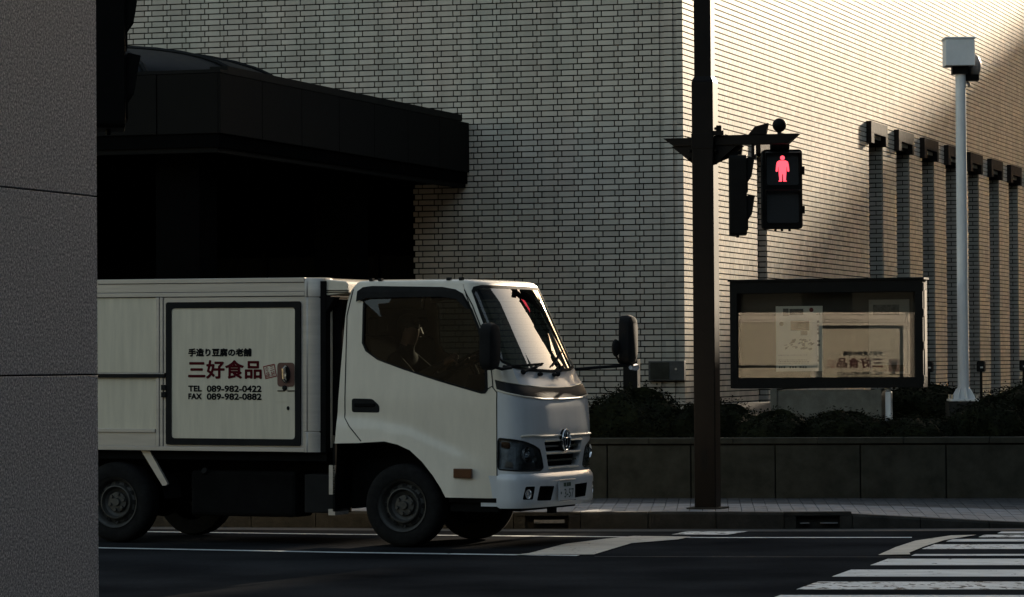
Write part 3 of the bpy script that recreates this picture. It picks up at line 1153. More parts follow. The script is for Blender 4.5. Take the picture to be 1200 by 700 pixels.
# local x = lateral, local y = towards the sun
T0, T1 = 95.0, 190.0
tn = math.tan(R(SUN_EL))
m = MB()
prof = [(-60, -3.0), (-22.3, -7.2), (-19.9, -7.5), (-18.4, -8.3), (-17.3, -8.45)]
pl = [(-60, 0)] + [(-17.3, 0)] + [(w, g + tn * T1) for w, g in prof[::-1]]
m.prism(pl, lambda a, b, d: (a, d, b), T1, T1 + 12)
m.build('far_wing', 'far_wall', nb)
for (w0, w1, g) in ((-17.2, -13.55, -5.0), (-13.54, -12.4, -7.1), (-12.39, -11.55, -4.7), (-11.54, -9.5, -3.7), (-9.49, -6, -5.2), (-5.99, 50, 0.0)):
    MB().box(w0, w1, T0, T0 + 12, 0, g + tn * T0).build('shade_block', 'far_wall', nb)
MB().box(-10.5, -3.0, 180, 200, 0, 1.6 + tn * 180).build('shade_tower', 'far_wall', nb)  # unseen, added to shade the near column and signal
MB().box(4, 40, 42, 60, 0, 30).build('sky_blocker', 'blocker_blue', nb)  # two unseen blocks added to keep sky light off the side wall
MB().box(8, 45, 72, 93, 0, 21).build('sky_blocker', 'blocker_blue', nb)
rb = thing('corner_sky_blocker', 'unseen dark block added on the right-hand corner to keep low sky off the truck front', 'building', (14, 0, 0))  # added out of view to cut the light from the right
MB().box(0, 26, -25, 24, 0, 24).build('facade', 'blocker_blue', rb)
for k in range(8):
    for j in range(4):
        MB().box(-.03, -.01, -12 + k * 4, -10 + k * 4, 2.0 + j * 2, 3.2 + j * 2).build('window', 'inside', rb)
# unseen block added behind the camera: keeps the low sky off the shaded faces
cb = thing('street_sky_blocker', 'unseen dark block added on the camera side of the street to hold back low sky', 'building', (0, -30, 0), R(-10))
MB().box(-80, 70, -10, 0, 0, 22).build('facade', 'blocker_dark', cb)
for k in range(30):
    for j in range(6):
        MB().box(-46 + k * 3.8, -44.3 + k * 3.8, .01, .05, 2.0 + j * 3.4, 4.0 + j * 3.4).build('window', 'inside', cb)
for k in range(24):
    for j in range(3):
        MB().box(-11 + k * 2.1, -9.9 + k * 2.1, T0 - 0.03, T0 - 0.01, 2.0 + j * 4, 3.8 + j * 4).build('window', 'inside', nb)
# ================================================================ DELIVERY TRUCK
TA, TPI = R(23.8), R(0.35)
troot = thing('delivery_truck', 'white cab-over delivery truck with a box body and Japanese lettering on its side door', 'truck', (-0.908, 28.958, 0.0))
troot.matrix_world = Matrix.Translation((-0.908, 28.958, 0.002)) @ Matrix.Rotation(-TA, 4, 'Z') @ Matrix.Rotation(TPI, 4, 'Y') @ Matrix.Scale(1.011, 4, (1, 0, 0))
WID = 1.55
HW = WID / 2
def pl_(t, z):
    return float(np.interp(z, [a for a, b in t], [b for a, b in t]))
XC = [(.3, 1.085), (.62, 1.085), (.95, 1.09), (1.15, 1.075), (1.25, 1.05), (1.32, 1.0), (1.40, .94), (2.137, .60), (2.2, .565)]
XS = [(.3, .84), (1.25, .84), (1.42, .80), (2.02, .545), (2.14, .49), (2.2, .46)]
NEXP = 4.0
ph = np.linspace(0, pi, 401)
tt = -np.sign(np.cos(ph)) * np.abs(np.cos(ph)) ** (2 / NEXP)
ss = np.abs(np.sin(ph)) ** (2 / NEXP)
arc = np.concatenate([[0], np.cumsum(np.hypot(np.diff(.22 * ss), np.diff(HW + HW * tt)))])
AL = float(arc[-1])
def tumble(z):
    return float(np.interp(z, [0.3, 1.2, 1.9, 2.08, 2.14], [0, 0, 0.055, 0.075, 0.095]))
def front(a, z, bump=0.0):
    s = float(np.interp(a, arc, ss))
    y = HW + HW * float(np.interp(a, arc, tt))
    xs = pl_(XS, z)
    tb = tumble(z)
    y = HW + (y - HW) * (1 - tb / HW)
    d = bump
    bul = float(np.interp(z, [1.25, 1.42, 2.05, 2.14], [0.0, .055, .055, .045])) * (1 - ((y - HW) / HW) ** 2)
    xs += bul
    # push outwards along the plan normal, roughly
    t = max(-1, min(1, (y - HW) / HW))
    return (xs + (pl_(XC, z) - (xs - bul)) * s + d * min(1, s * 1.1), y + .5 * d * t ** 9, z)
def arch_bulge(x, z):
    # crease over the wheel arch stands slightly proud below the line
    zc = float(np.interp(x, [-.579, -.311, .069, .445, .84], [1.05, 1.034, .967, .814, .653]))
    k = max(0.0, min(1.0, (.84 - x) / .35))
    return (0.010 / (1 + math.exp(-(zc - z) * 130)) + 0.15 * min(.4, max(0, zc - z))) * k + .004 * k
def side_near(x, z, o=0.0):
    return (x, tumble(z) - arch_bulge(x, z) + o, z)
def side_far(x, z, o=0.0):
    return (x, WID - tumble(z) + arch_bulge(x, z) - o, z)
win = [(-0.435, 2.02), (-0.43, 2.08), (-0.38, 2.12), (-0.3, 2.128), (0.322, 2.115), (0.44, 2.095), (0.51, 2.06), (0.60, 1.93), (0.675, 1.77), (0.745, 1.45), (0.757, 1.28), (0.735, 1.252), (0.70, 1.25), (0.322, 1.35), (0.009, 1.443), (-0.226, 1.522), (-0.337, 1.594), (-0.372, 1.66), (-0.376, 2.0)]
out_side = [(-0.58, 0.84), (-0.575, 1.05), (-0.555, 1.45), (-0.53, 1.87), (-0.515, 2.0), (-0.49, 2.09), (-0.455, 2.14), (0.50, 2.14), (0.545, 2.02), (0.68, 1.70), (0.80, 1.42), (0.84, 1.25), (0.84, 0.41), (0.42, 0.415), (0.375, 0.49), (0.30, 0.59), (0.20, 0.70), (0.09, 0.79), (-0.02, 0.835), (-0.14, 0.86), (-0.30, 0.85), (-0.37, 0.845)]
shell = MB()
for fn in (side_near, side_far):
    sheet(shell, out_side, [win], fn, 0.045)
# roof: nested loops rising to a flat crown
def loop(z, inset, nseg=26):
    pts = []
    tb = tumble(min(z, 2.14)) + inset
    xb = -0.455 + inset
    xs, xc = pl_(XS, 2.14) - inset, pl_(XC, 2.137) - inset * 1.0
    for k in range(nseg + 1):      # around the front
        f = k / nseg * pi
        s = abs(sin(f)) ** (2 / NEXP)
        t = -np.sign(cos(f)) * abs(cos(f)) ** (2 / NEXP)
        pts.append((xs + (xc - xs) * s + .045 * (1 - t * t), HW + (HW - tb) * t, z))
    pts.append((xb, WID - tb, z))
    pts.append((xb, tb, z))
    return pts
lp = [loop(2.139, 0.0), loop(2.155, 0.008), loop(2.168, 0.03), loop(2.176, 0.07), loop(2.182, 0.2), loop(2.185, 0.45)]
vs = [p for l in lp for p in l]
n = len(lp[0])
fs = [(i * n + k, i * n + (k + 1) % n, (i + 1) * n + (k + 1) % n, (i + 1) * n + k) for i in range(len(lp) - 1) for k in range(n)]
fs.append(tuple((len(lp) - 1) * n + k for k in range(n)))
shell.add(vs, fs)
# back wall, floor
shell.add([(-.58, 0, .84), (-.58, WID, .84), (-.555, WID - .02, 1.45), (-.555, .02, 1.45), (-.515, WID - .07, 2.02), (-.515, .07, 2.02), (-.455, WID - .095, 2.14), (-.455, .095, 2.14)],
          [(0, 1, 2, 3), (3, 2, 4, 5), (5, 4, 6, 7)])
cabin = shell.build('cab_shell', 'truck', troot, smooth=True)
# front skin
def tuck(a, z): return front(a, z)
AL2 = AL
outf = [(0, 0.60), (AL, 0.60), (AL, 1.40), (AL - .06, 1.60), (AL - .10, 1.60), (AL - .14, 1.50), (AL - .25, 1.455), (AL - .45, 1.43), (AL / 2, 1.415), (.45, 1.43), (.25, 1.455), (.14, 1.50), (.10, 1.60), (.06, 1.60), (0, 1.40)]
def mir(p): return [(AL - a, z) for a, z in p][::-1]
hl = rpoly([(0.008, 0.893), (0.117, 0.882), (0.224, 0.861), (0.347, 0.826), (0.42, 0.80), (0.457, 0.735), (0.491, 0.647), (0.434, 0.628), (0.16, 0.632), (0.008, 0.643)], 0.02, 3)
g1h = rpoly([(0.51, 0.857), (AL - .51, 0.857), (AL - .545, 0.778), (0.545, 0.778)], 0.012, 2)
g2h = rpoly([(0.55, 0.752), (AL - .55, 0.752), (AL - .59, 0.655), (0.59, 0.655)], 0.012, 2)
sk = MB()
sheet(sk, outf, [hl, mir(hl), g1h, g2h], front, 0.035)
for h in (g1h, g2h):
    hr = refine(h, 0.05)
    n = len(hr)
    a = [front(*p) for p in hr]
    b = [front(p[0], p[1], -0.07) for p in hr]
    sk.add(a + b, [(i, (i + 1) % n, n + (i + 1) % n, n + i) for i in range(n)])
fpanel = sk.build('front_panel', 'front_sky_tint', troot, smooth=True)
m = MB()
for h in (g1h, g2h):
    sheet(m, h, [], lambda a, z: front(a, z, -0.06), 0.1)
gr = m.build('grille', 'chassis', troot)
for (a0, a1, z0, z1, mt) in ((0.56, 0.84, .812, .826, 'steel'), (1.02, AL - .55, .805, .828, 'chrome'), (0.60, AL - .60, .696, .712, 'chrome')):
    m = MB()
    pts = [(a0, z0), (a1, z0), (a1, z1), (a0, z1)]
    sheet(m, pts, [], lambda a, z: front(a, z, -0.012), 0.06)
    for s in (1,):
        pr = refine(pts, .06); n = len(pr)
        aa = [front(p[0], p[1], -0.012) for p in pr]; bb = [front(p[0], p[1], -0.05) for p in pr]
        m.add(aa + bb, [(i, (i + 1) % n, n + (i + 1) % n, n + i) for i in range(n)])
    m.build('grille_bar', mt, gr)
# raised lip over the grille that runs between the lamps
m = MB()
m.tube([front(a, .905 + .008 * math.exp(-((a - .3) / .12) ** 2), 0.004) for a in np.linspace(.18, AL - .18, 40)], 0.009, 8)
m.build('bonnet_lip', 'truck', troot, smooth=True)
m = MB()
for pts in ([(0.52, 0.870), (AL - .52, .870), (0, .858)] * 1, [(0.55, 0.772), (AL - .55, .772), (0, .758)], [(0.60, 0.648), (AL - .6, .648), (0, .634)]):
    m.tube([front(a, (pts[0][1] + pts[2][1]) / 2, 0.004) for a in np.linspace(pts[0][0], pts[1][0], 24)], 0.008, 6)
m.build('grille_trim', 'truck', troot, smooth=True)
# black waist band under the windscreen
bt = [(0.0, 1.362), (0.138, 1.336), (0.286, 1.314), (0.604, 1.294), (AL / 2, 1.290)]
bb = [(0.0, 1.288), (0.113, 1.256), (0.241, 1.234), (0.546, 1.214), (AL / 2, 1.210)]
poly = bt + [(AL - a, z) for a, z in bt[::-1][1:]] + [(AL - a, z) for a, z in bb[:-1]] + bb[::-1]
m = MB()
sheet(m, poly, [], lambda a, z: front(a, z, 0.004), 0.04)
band = m.build('waist_band', 'rubber', troot, smooth=True)
band.data.materials.clear(); band.data.materials.append(pm('gloss_black', (0.008, 0.008, 0.009), 0.5, spec=0.25))
m = MB()
a_s = np.linspace(0.0, AL, 50)
m.tube([front(a, float(np.interp(min(a, AL - a), [p[0] for p in bb], [p[1] for p in bb])) - .008, 0.003) for a in a_s], 0.008, 6)
m.tube([front(a, float(np.interp(min(a, AL - a), [p[0] for p in bt], [p[1] for p in bt])) + .006, 0.003) for a in a_s], 0.006, 6)
m.build('band_lip', 'truck', troot, smooth=True)
# headlights
for k, h in enumerate((hl, mir(hl))):
    fl = (lambda a: a) if k == 0 else (lambda a: AL - a)
    m = MB()
    sheet(m, h, [], lambda a, z: front(a, z, -0.05), 0.08)
    hr = refine(h, .04); n = len(hr)
    aa = [front(*p) for p in hr]; bq = [front(p[0], p[1], -0.05) for p in hr]
    m.add(aa + bq, [(i, (i + 1) % n, n + (i + 1) % n, n + i) for i in range(n)])
    lamp = m.build('headlight', 'lamp_inner', troot)
    m = MB(); sheet(m, h, [], lambda a, z: front(a, z, 0.001), 0.05)
    m.build('lens', 'lamp_glass', lamp, smooth=True)
    for (a, z, r_, mt) in ((.25, .76, .062, 'chrome'), (.36, .70, .05, 'chrome')):
        c = Vector(front(fl(a), z, -0.035))
        m = MB().lathe([(r_, .028), (r_ * .8, .0), (r_ * .45, -.012), (.012, -.016), (.0, -.01)], c, (1, 0.0, 0), 20)
        m.build('reflector', mt, lamp, smooth=True)
    m = MB(); sheet(m, [(fl(.17), .647), (fl(.43), .647), (fl(.43), .695), (fl(.19), .695)], [], lambda a, z: front(a, z, -0.004 - (z - .647) * .6), 0.02)
    m.build('side_lamp', 'steel', lamp)
    m = MB(); sheet(m, [(fl(.03), .82), (fl(.10), .81), (fl(.10), .86), (fl(.03), .865)], [], lambda a, z: front(a, z, -0.02), 0.05)
    m.build('turn_lamp', 'amber', lamp)
    m = MB(); sheet(m, [(fl(.06), .665), (fl(.13), .66), (fl(.12), .70), (fl(.07), .71)], [], lambda a, z: front(a, z, -0.02), 0.05)
    m.build('turn_reflector', 'steel', lamp)
    m = MB(); m.tube([front(p[0], p[1], 0.002) for p in refine(h + [h[0]], .04)], 0.006, 6, cap=False)
    m.build('lamp_gasket', 'rubber', lamp, smooth=True)
# emblem of three ovals
em = Vector(front(AL / 2, .865, 0.018))
def oval(cx, cz, rx, rz, rr, m):
    m.tube([em + Vector((0.004, cx + rx * cos(t), cz + rz * sin(t))) for t in np.linspace(0, 2 * pi, 33)], rr, 8, cap=False)
m = MB(); m.lathe([(0.0, 0.004), (.085, .004), (.09, 0), (.09, -.02)], em + Vector((-0.008, 0, 0)), (1, 0, 0), 32)
emb = m.build('emblem', 'rubber', troot)
m = MB(); oval(0, 0, .078, .083, .009, m); m.build('ring', 'chrome', emb, smooth=True)
m = MB(); oval(0, 0.012, .028, .068, .006, m); oval(0, .042, .062, .026, .006, m); m.build('ring', 'chrome', emb, smooth=True)
# bumper
def bump_s(a, z):
    o = float(np.interp(z, [.325, .345, .37, .55, .585, .605], [.006, .022, .03, .034, .024, .003]))
    return front(a, z, o)
hA = rpoly([(0.20, 0.505), (0.305, 0.505), (0.28, 0.40), (0.176, 0.40)], .012, 2)
hB = rpoly([(0.375, 0.505), (0.640, 0.497), (0.575, 0.382), (0.335, 0.388)], .012, 2)
hC = rpoly([(1.03, .497), (AL - .46, .503), (AL - .50, .392), (1.01, .384)], .012, 2)
hD = mir(hA)
bz = [(0, .345), (.02, .33), (AL - .02, .33), (AL, .345), (AL, .592), (AL - .02, .605), (.02, .605), (0, .592)]
m = MB()
sheet(m, bz, [hA, hB, hC, hD], bump_s, 0.035)
m.add([bump_s(a, .605) for a in np.linspace(.02, AL - .02, 30)] + [front(a, .607, -.05) for a in np.linspace(.02, AL - .02, 30)], [(i, i + 1, 31 + i, 30 + i) for i in range(29)])
m.add([(x, y, z) for x in (.84, .70) for (y, z) in ((-.006, .345), (-.006, .592))], [(0, 1, 3, 2)])
bumper = m.build('bumper', 'front_sky_tint', troot, smooth=True)
for h in (hA, hB, hC, hD):
    m = MB()
    hr = refine(h, .05); n = len(hr)
    m.add([bump_s(*p) for p in hr] + [front(p[0], p[1], -.03) for p in hr], [(i, (i + 1) % n, n + (i + 1) % n, n + i) for i in range(n)])
    sheet(m, h, [], lambda a, z: front(a, z, -.028), .1)
    m.build('bumper_recess', 'chassis', bumper)
for a in (.235, AL - .235):
    c = Vector(front(a, .445, 0.015))
    m = MB().lathe([(.0, .0), (.034, .0), (.04, .012), (.036, .012), (.03, -.01)], c, (1, -.3 if a < 1 else .3, 0), 18)
    m.build('fog_lamp', 'chrome', bumper, smooth=True)
# number plate
pc = Vector(front(.83, .458, .06))
dirp = (Vector(front(1.0, .458)) - Vector(front(.66, .458))).normalized()
m = MB().obox(pc, dirp * .165, dirp.cross(Vector((0, 0, 1))) * .004, Vector((0, 0, .0825)))
plate = m.build('number_plate', 'plate', troot, bevel=.002)
nrm = dirp.cross(Vector((0, 0, 1)))
sgn = 1 if nrm.x > 0 else -1
def pfn(a, b): return tuple(pc + dirp * a + nrm * sgn * .0055 + Vector((0, 0, b)))
text_mesh('・3-57', -.135, .135, -.06, .012, pfn, 'plate_digits', 'plate_ink', plate, .006)
m = MB()
for (a0, a1) in ((-.075, -.02), (-.01, .03), (.035, .075)):
    m.add([pfn(a0, .032), pfn(a1, .032), pfn(a1, .062), pfn(a0, .062)], [(0, 1, 2, 3)])
m.build('plate_mark', 'plate_ink', plate)
m = MB().tube([pfn(-.168, -.084), pfn(.168, -.084)], .005, 6); m.tube([pfn(-.168, .084), pfn(.168, .084)], .005, 6)
m.build('plate_rim', 'chrome', plate)
# door seams and trim
m = MB()
def seam(pts, r_=0.0045):
    m.tube([side_near(x, z, -0.001) for x, z in refine(pts + [pts[-1]], .05)[:-1] + [pts[-1]]], r_, 5)
def openref(pts, st=.05):
    o_ = []
    for a, b in zip(pts[:-1], pts[1:]):
        a, b = Vector(a), Vector(b)
        k = max(1, int((b - a).length / st))
        o_ += [tuple(a + (b - a) * i / k) for i in range(k)]
    return o_ + [pts[-1]]
for fn in (side_near, side_far):
    for pts in ([(-.47, 2.10), (-.515, 1.887), (-.507, 1.05), (-.46, .98), (-.345, .86)], [(.757, 1.29), (.79, 1.31), (.835, 1.26), (.838, .42)], [(.52, 2.09), (.60, 1.96), (.70, 1.74), (.785, 1.42), (.80, 1.3)]):
        MB().tube([fn(x, z, -0.0005) for x, z in openref(pts)], 0.0045, 5).build('door_seam', 'rubber', troot)
for fn in (side_near, side_far):
    mm = MB()
    gi = [(x * .965 + .004, 1.72 + (z - 1.72) * .955) for x, z in win]
    sheet(mm, win, [gi], lambda a, b: fn(a, b, -0.003), .05)
    wf = mm.build('window_frame', 'rubber', troot)
    mm = MB(); sheet(mm, gi, [], lambda a, b: fn(a, b, 0.012), .2)
    mm.build('side_window', 'side_glass', wf)
    # rain visor along the top of the window
    mm = MB()
    vis = [(-.43, 2.0), (-.425, 2.085), (-.38, 2.118), (.322, 2.108), (.44, 2.09), (.51, 2.05), (.58, 1.93), (.56, 1.93), (.46, 2.015), (.32, 2.035), (-.33, 2.03)]
    sheet(mm, vis, [], lambda a, b: fn(a, b, -0.02 - .02 * (2.12 - b)), .05)
    mm.build('rain_visor', 'rubber', wf)
m = MB()
hp = rpoly([(-.445, 1.20), (-.43, 1.208), (-.26, 1.205), (-.197, 1.15), (-.197, 1.10), (-.21, 1.093), (-.43, 1.095), (-.445, 1.105)], .02, 3)
sheet(m, hp, [], lambda a, b: side_near(a, b, -.002), .05)
dh = m.build('door_handle', 'rubber', troot)
MB().box(-.42, -.24, -.016, -.004, 1.142, 1.168).build('handle_grip', 'chassis', dh, bevel=.004)
MB().box(.482, .639, -.062, -.03, .572, .648).build('side_marker', 'amber', troot, bevel=.005)
m = MB(); m.box(.42, .835, -.008, .06, .375, .412); m.box(.42, .84, .02, .08, .30, .38)
m.build('sill', 'chassis', troot)
# wheel arch liner
m = MB()
al = [(.42, .35)] + [(.42, .415), (.375, .49), (.30, .59), (.20, .70), (.09, .79), (-.02, .835), (-.14, .86), (-.37, .845), (-.58, .84), (-.60, .30)]
for y0, y1 in ((.0, .30), (WID - .30, WID)):
    m.add([(x, y0, z) for x, z in al] + [(x, y1, z) for x, z in al], [(i, i + 1, len(al) + i + 1, len(al) + i) for i in range(len(al) - 1)])
    m.box(-.62, -.60, y0, y1 - .02, .28, .84)
m.add([(x, .30, z) for x, z in al], [tuple(range(len(al)))])
m.add([(x, WID - .3, z) for x, z in al], [tuple(range(len(al)))])
m.build('wheel_arch', 'chassis', troot)
# windscreen
wz0, wz1 = 1.44, 2.10
wo = [(.10, 1.56), (.14, 1.50), (.25, 1.455), (.45, 1.43), (AL / 2, 1.415), (AL - .45, 1.43), (AL - .25, 1.455), (AL - .14, 1.50), (AL - .10, 1.56), (AL - .10, 2.08), (AL - .14, 2.115), (AL - .25, 2.13), (.25, 2.13), (.14, 2.115), (.10, 2.08)]
wi = [(AL / 2 + (a - AL / 2) * .965, 1.775 + (z - 1.775) * (.93)) for a, z in wo]
m = MB(); sheet(m, wo, [wi], lambda a, z: front(a, z, .004), .05)
wfr = m.build('windscreen_frame', 'rubber', troot, smooth=True)
m = MB(); sheet(m, wi, [], lambda a, z: front(a, z, .002), .05)
m.build('windscreen', 'wind_glass', wfr, smooth=True)
m = MB()   # A pillars
for k in (0, 1):
    f_ = (lambda a: a) if k == 0 else (lambda a: AL - a)
    pts = [(0, 1.40), (.055, 1.58), (.11, 1.57), (.11, 2.08), (.25, 2.125), (.25, 2.14), (0, 2.14)]
    sheet(m, [(f_(a), z) for a, z in pts], [], front, .05)
sheet(m, [(.24, 2.125), (AL - .24, 2.125), (AL - .24, 2.14), (.24, 2.14)], [], front, .05)
m.build('windscreen_pillar', 'truck', troot, smooth=True)
# cowl fairing near corner, wipers
m = MB()
sheet(m, [(.0, 1.37), (.235, 1.325), (.235, 1.455), (.14, 1.50), (.10, 1.585), (.0, 1.41)], [], lambda a, z: front(a, z, .012), .04)
m.build('corner_fairing', 'truck', troot, smooth=True)
for (pa, pb, t0, t1) in (((.33, 1.425), (.70, 1.48), (.25, 1.475), (.76, 1.492)), ((.95, 1.405), (1.22, 1.50), (.93, 1.47), (1.36, 1.60))):
    m = MB()
    m.tube([front(*pa, .03), front((pa[0] + pb[0]) / 2, (pa[1] + pb[1]) / 2 + .01, .045), front(*pb, .03)], [.012, .009, .006], 7)
    m.ball(front(*pa, .03), .022, 8)
    wp = m.build('wiper', 'rubber', troot)
    MB().tube([front(t0[0] + (t1[0] - t0[0]) * q, t0[1] + (t1[1] - t0[1]) * q, .015) for q in np.linspace(0, 1, 9)], .007, 6).build('blade', 'rubber', wp)
m = MB()
m.ball(front(.62, 1.405, .02), .022, 8, (1, 1.4, .8)); m.ball(front(.90, 1.40, .02), .02, 8, (1, 1.4, .8))
m.build('washer_nozzle', 'rubber', troot)
# near mirror
def mirror(cx, cy, cz, w, h, d, arm, small=None):
    m = MB()
    poly = rpoly([(-w / 2, -h / 2), (w / 2, -h / 2), (w / 2, h / 2), (-w / 2, h / 2)], min(w, h) * .42, 6)
    n = len(poly)
    lay = [(-.5, .72), (-.35, .93), (0, 1.0), (.5, .98)]
    vs = []
    for q, sc in lay:
        vs += [(cx - q * d, cy + a * sc, cz + b * sc) for a, b in poly]
    fs = [(i * n + k, i * n + (k + 1) % n, (i + 1) * n + (k + 1) % n, (i + 1) * n + k) for i in range(len(lay) - 1) for k in range(n)]
    fs += [tuple(range(n)), tuple(3 * n + k for k in range(n))[::-1]]
    m.add(vs, fs)
    mo = m.build('mirror', 'rubber', troot, smooth=True)
    g = MB(); g.add([(cx - .5 * d - .002, cy + a * .9, cz + b * .92) for a, b in poly], [tuple(range(n))])
    g.build('mirror_glass', 'mirror', mo)
    MB().tube(arm, .013, 8).build('mirror_arm', 'rubber', mo, smooth=True)
    return mo
mirror(.86, -.17, 1.63, .22, .38, .10, [front(.16, 1.47, .0), front(.13, 1.47, .045), (.97, -.02, 1.46), (.93, -.12, 1.45), (.88, -.17, 1.47)])
fm = mirror(1.16, 2.03, 1.69, .22, .42, .10, [front(AL - .14, 1.44, 0), (1.02, 1.66, 1.455), (1.10, 1.90, 1.465), (1.18, 2.03, 1.475)])
m = MB().ball((1.10, 1.88, 1.62), .075, 10, (.35, .9, 1.0))
sm = m.build('wide_mirror', 'rubber', troot, smooth=True)
MB().tube([(1.10, 1.88, 1.56), (1.11, 1.93, 1.50), (1.14, 2.0, 1.47)], .010, 7).build('mirror_arm', 'rubber', sm)
MB().tube([(1.19, 1.99, 1.452), (1.19, 2.12, 1.456)], [.018, .03], 8).build('mirror_bracket', 'chrome', fm)
# roof rivets / drip rail bits
m = MB()
for x in (-.35, -.27, .34, .45):
    m.box(x, x + .03, .12, .16, 2.168, 2.192)
m.build('roof_bolt', 'rubber', troot)

# ---- cab interior
m = MB()
m.box(-.50, .80, .06, WID - .06, .84, .90)
m.box(.55, .93, .06, WID - .06, .90, 1.34)
m.prism([(.50, 1.20), (.56, 1.40), (.80, 1.43), (.93, 1.36), (.93, 1.1)], lambda a, b, d: (a, d, b), .07, WID - .07)
m.box(-.50, -.47, .06, WID - .06, .90, 1.95)
m.build('cabin_trim', 'cabin', troot)
for y0, y1 in ((.16, .68), (.94, 1.46)):
    m = MB()
    m.box(-.40, .12, y0, y1, .98, 1.14)
    m.prism([(-.44, 1.10), (-.30, 1.10), (-.38, 1.72), (-.46, 1.72)], lambda a, b, d: (a, d, b), y0, y1)
    m.box(-.46, -.37, y0 + .14, y1 - .14, 1.72, 1.88)
    m.build('seat', 'seat', troot, bevel=.03)
sc_ = Vector((.40, .45, 1.52))
sa = Vector((-.45, 0, .89)).normalized()
a1, a2 = Vector((0, 1, 0)), sa.cross(Vector((0, 1, 0)))
m = MB()
m.tube([sc_ + (a1 * cos(t) + a2 * sin(t)) * .2 for t in np.linspace(0, 2 * pi, 33)], .013, 8, cap=False)
m.lathe([(0, .01), (.05, .01), (.06, 0), (0, -.03)], sc_, sa, 16)
for t in (pi / 2 + 1.9, pi / 2 - 1.9, pi / 2 + pi):
    m.tube([sc_, sc_ + (a1 * cos(t) + a2 * sin(t)) * .195], .011, 6)
m.tube([sc_, sc_ - sa * .35], .025, 8)
m.build('steering_wheel', 'cabin', troot, smooth=True)

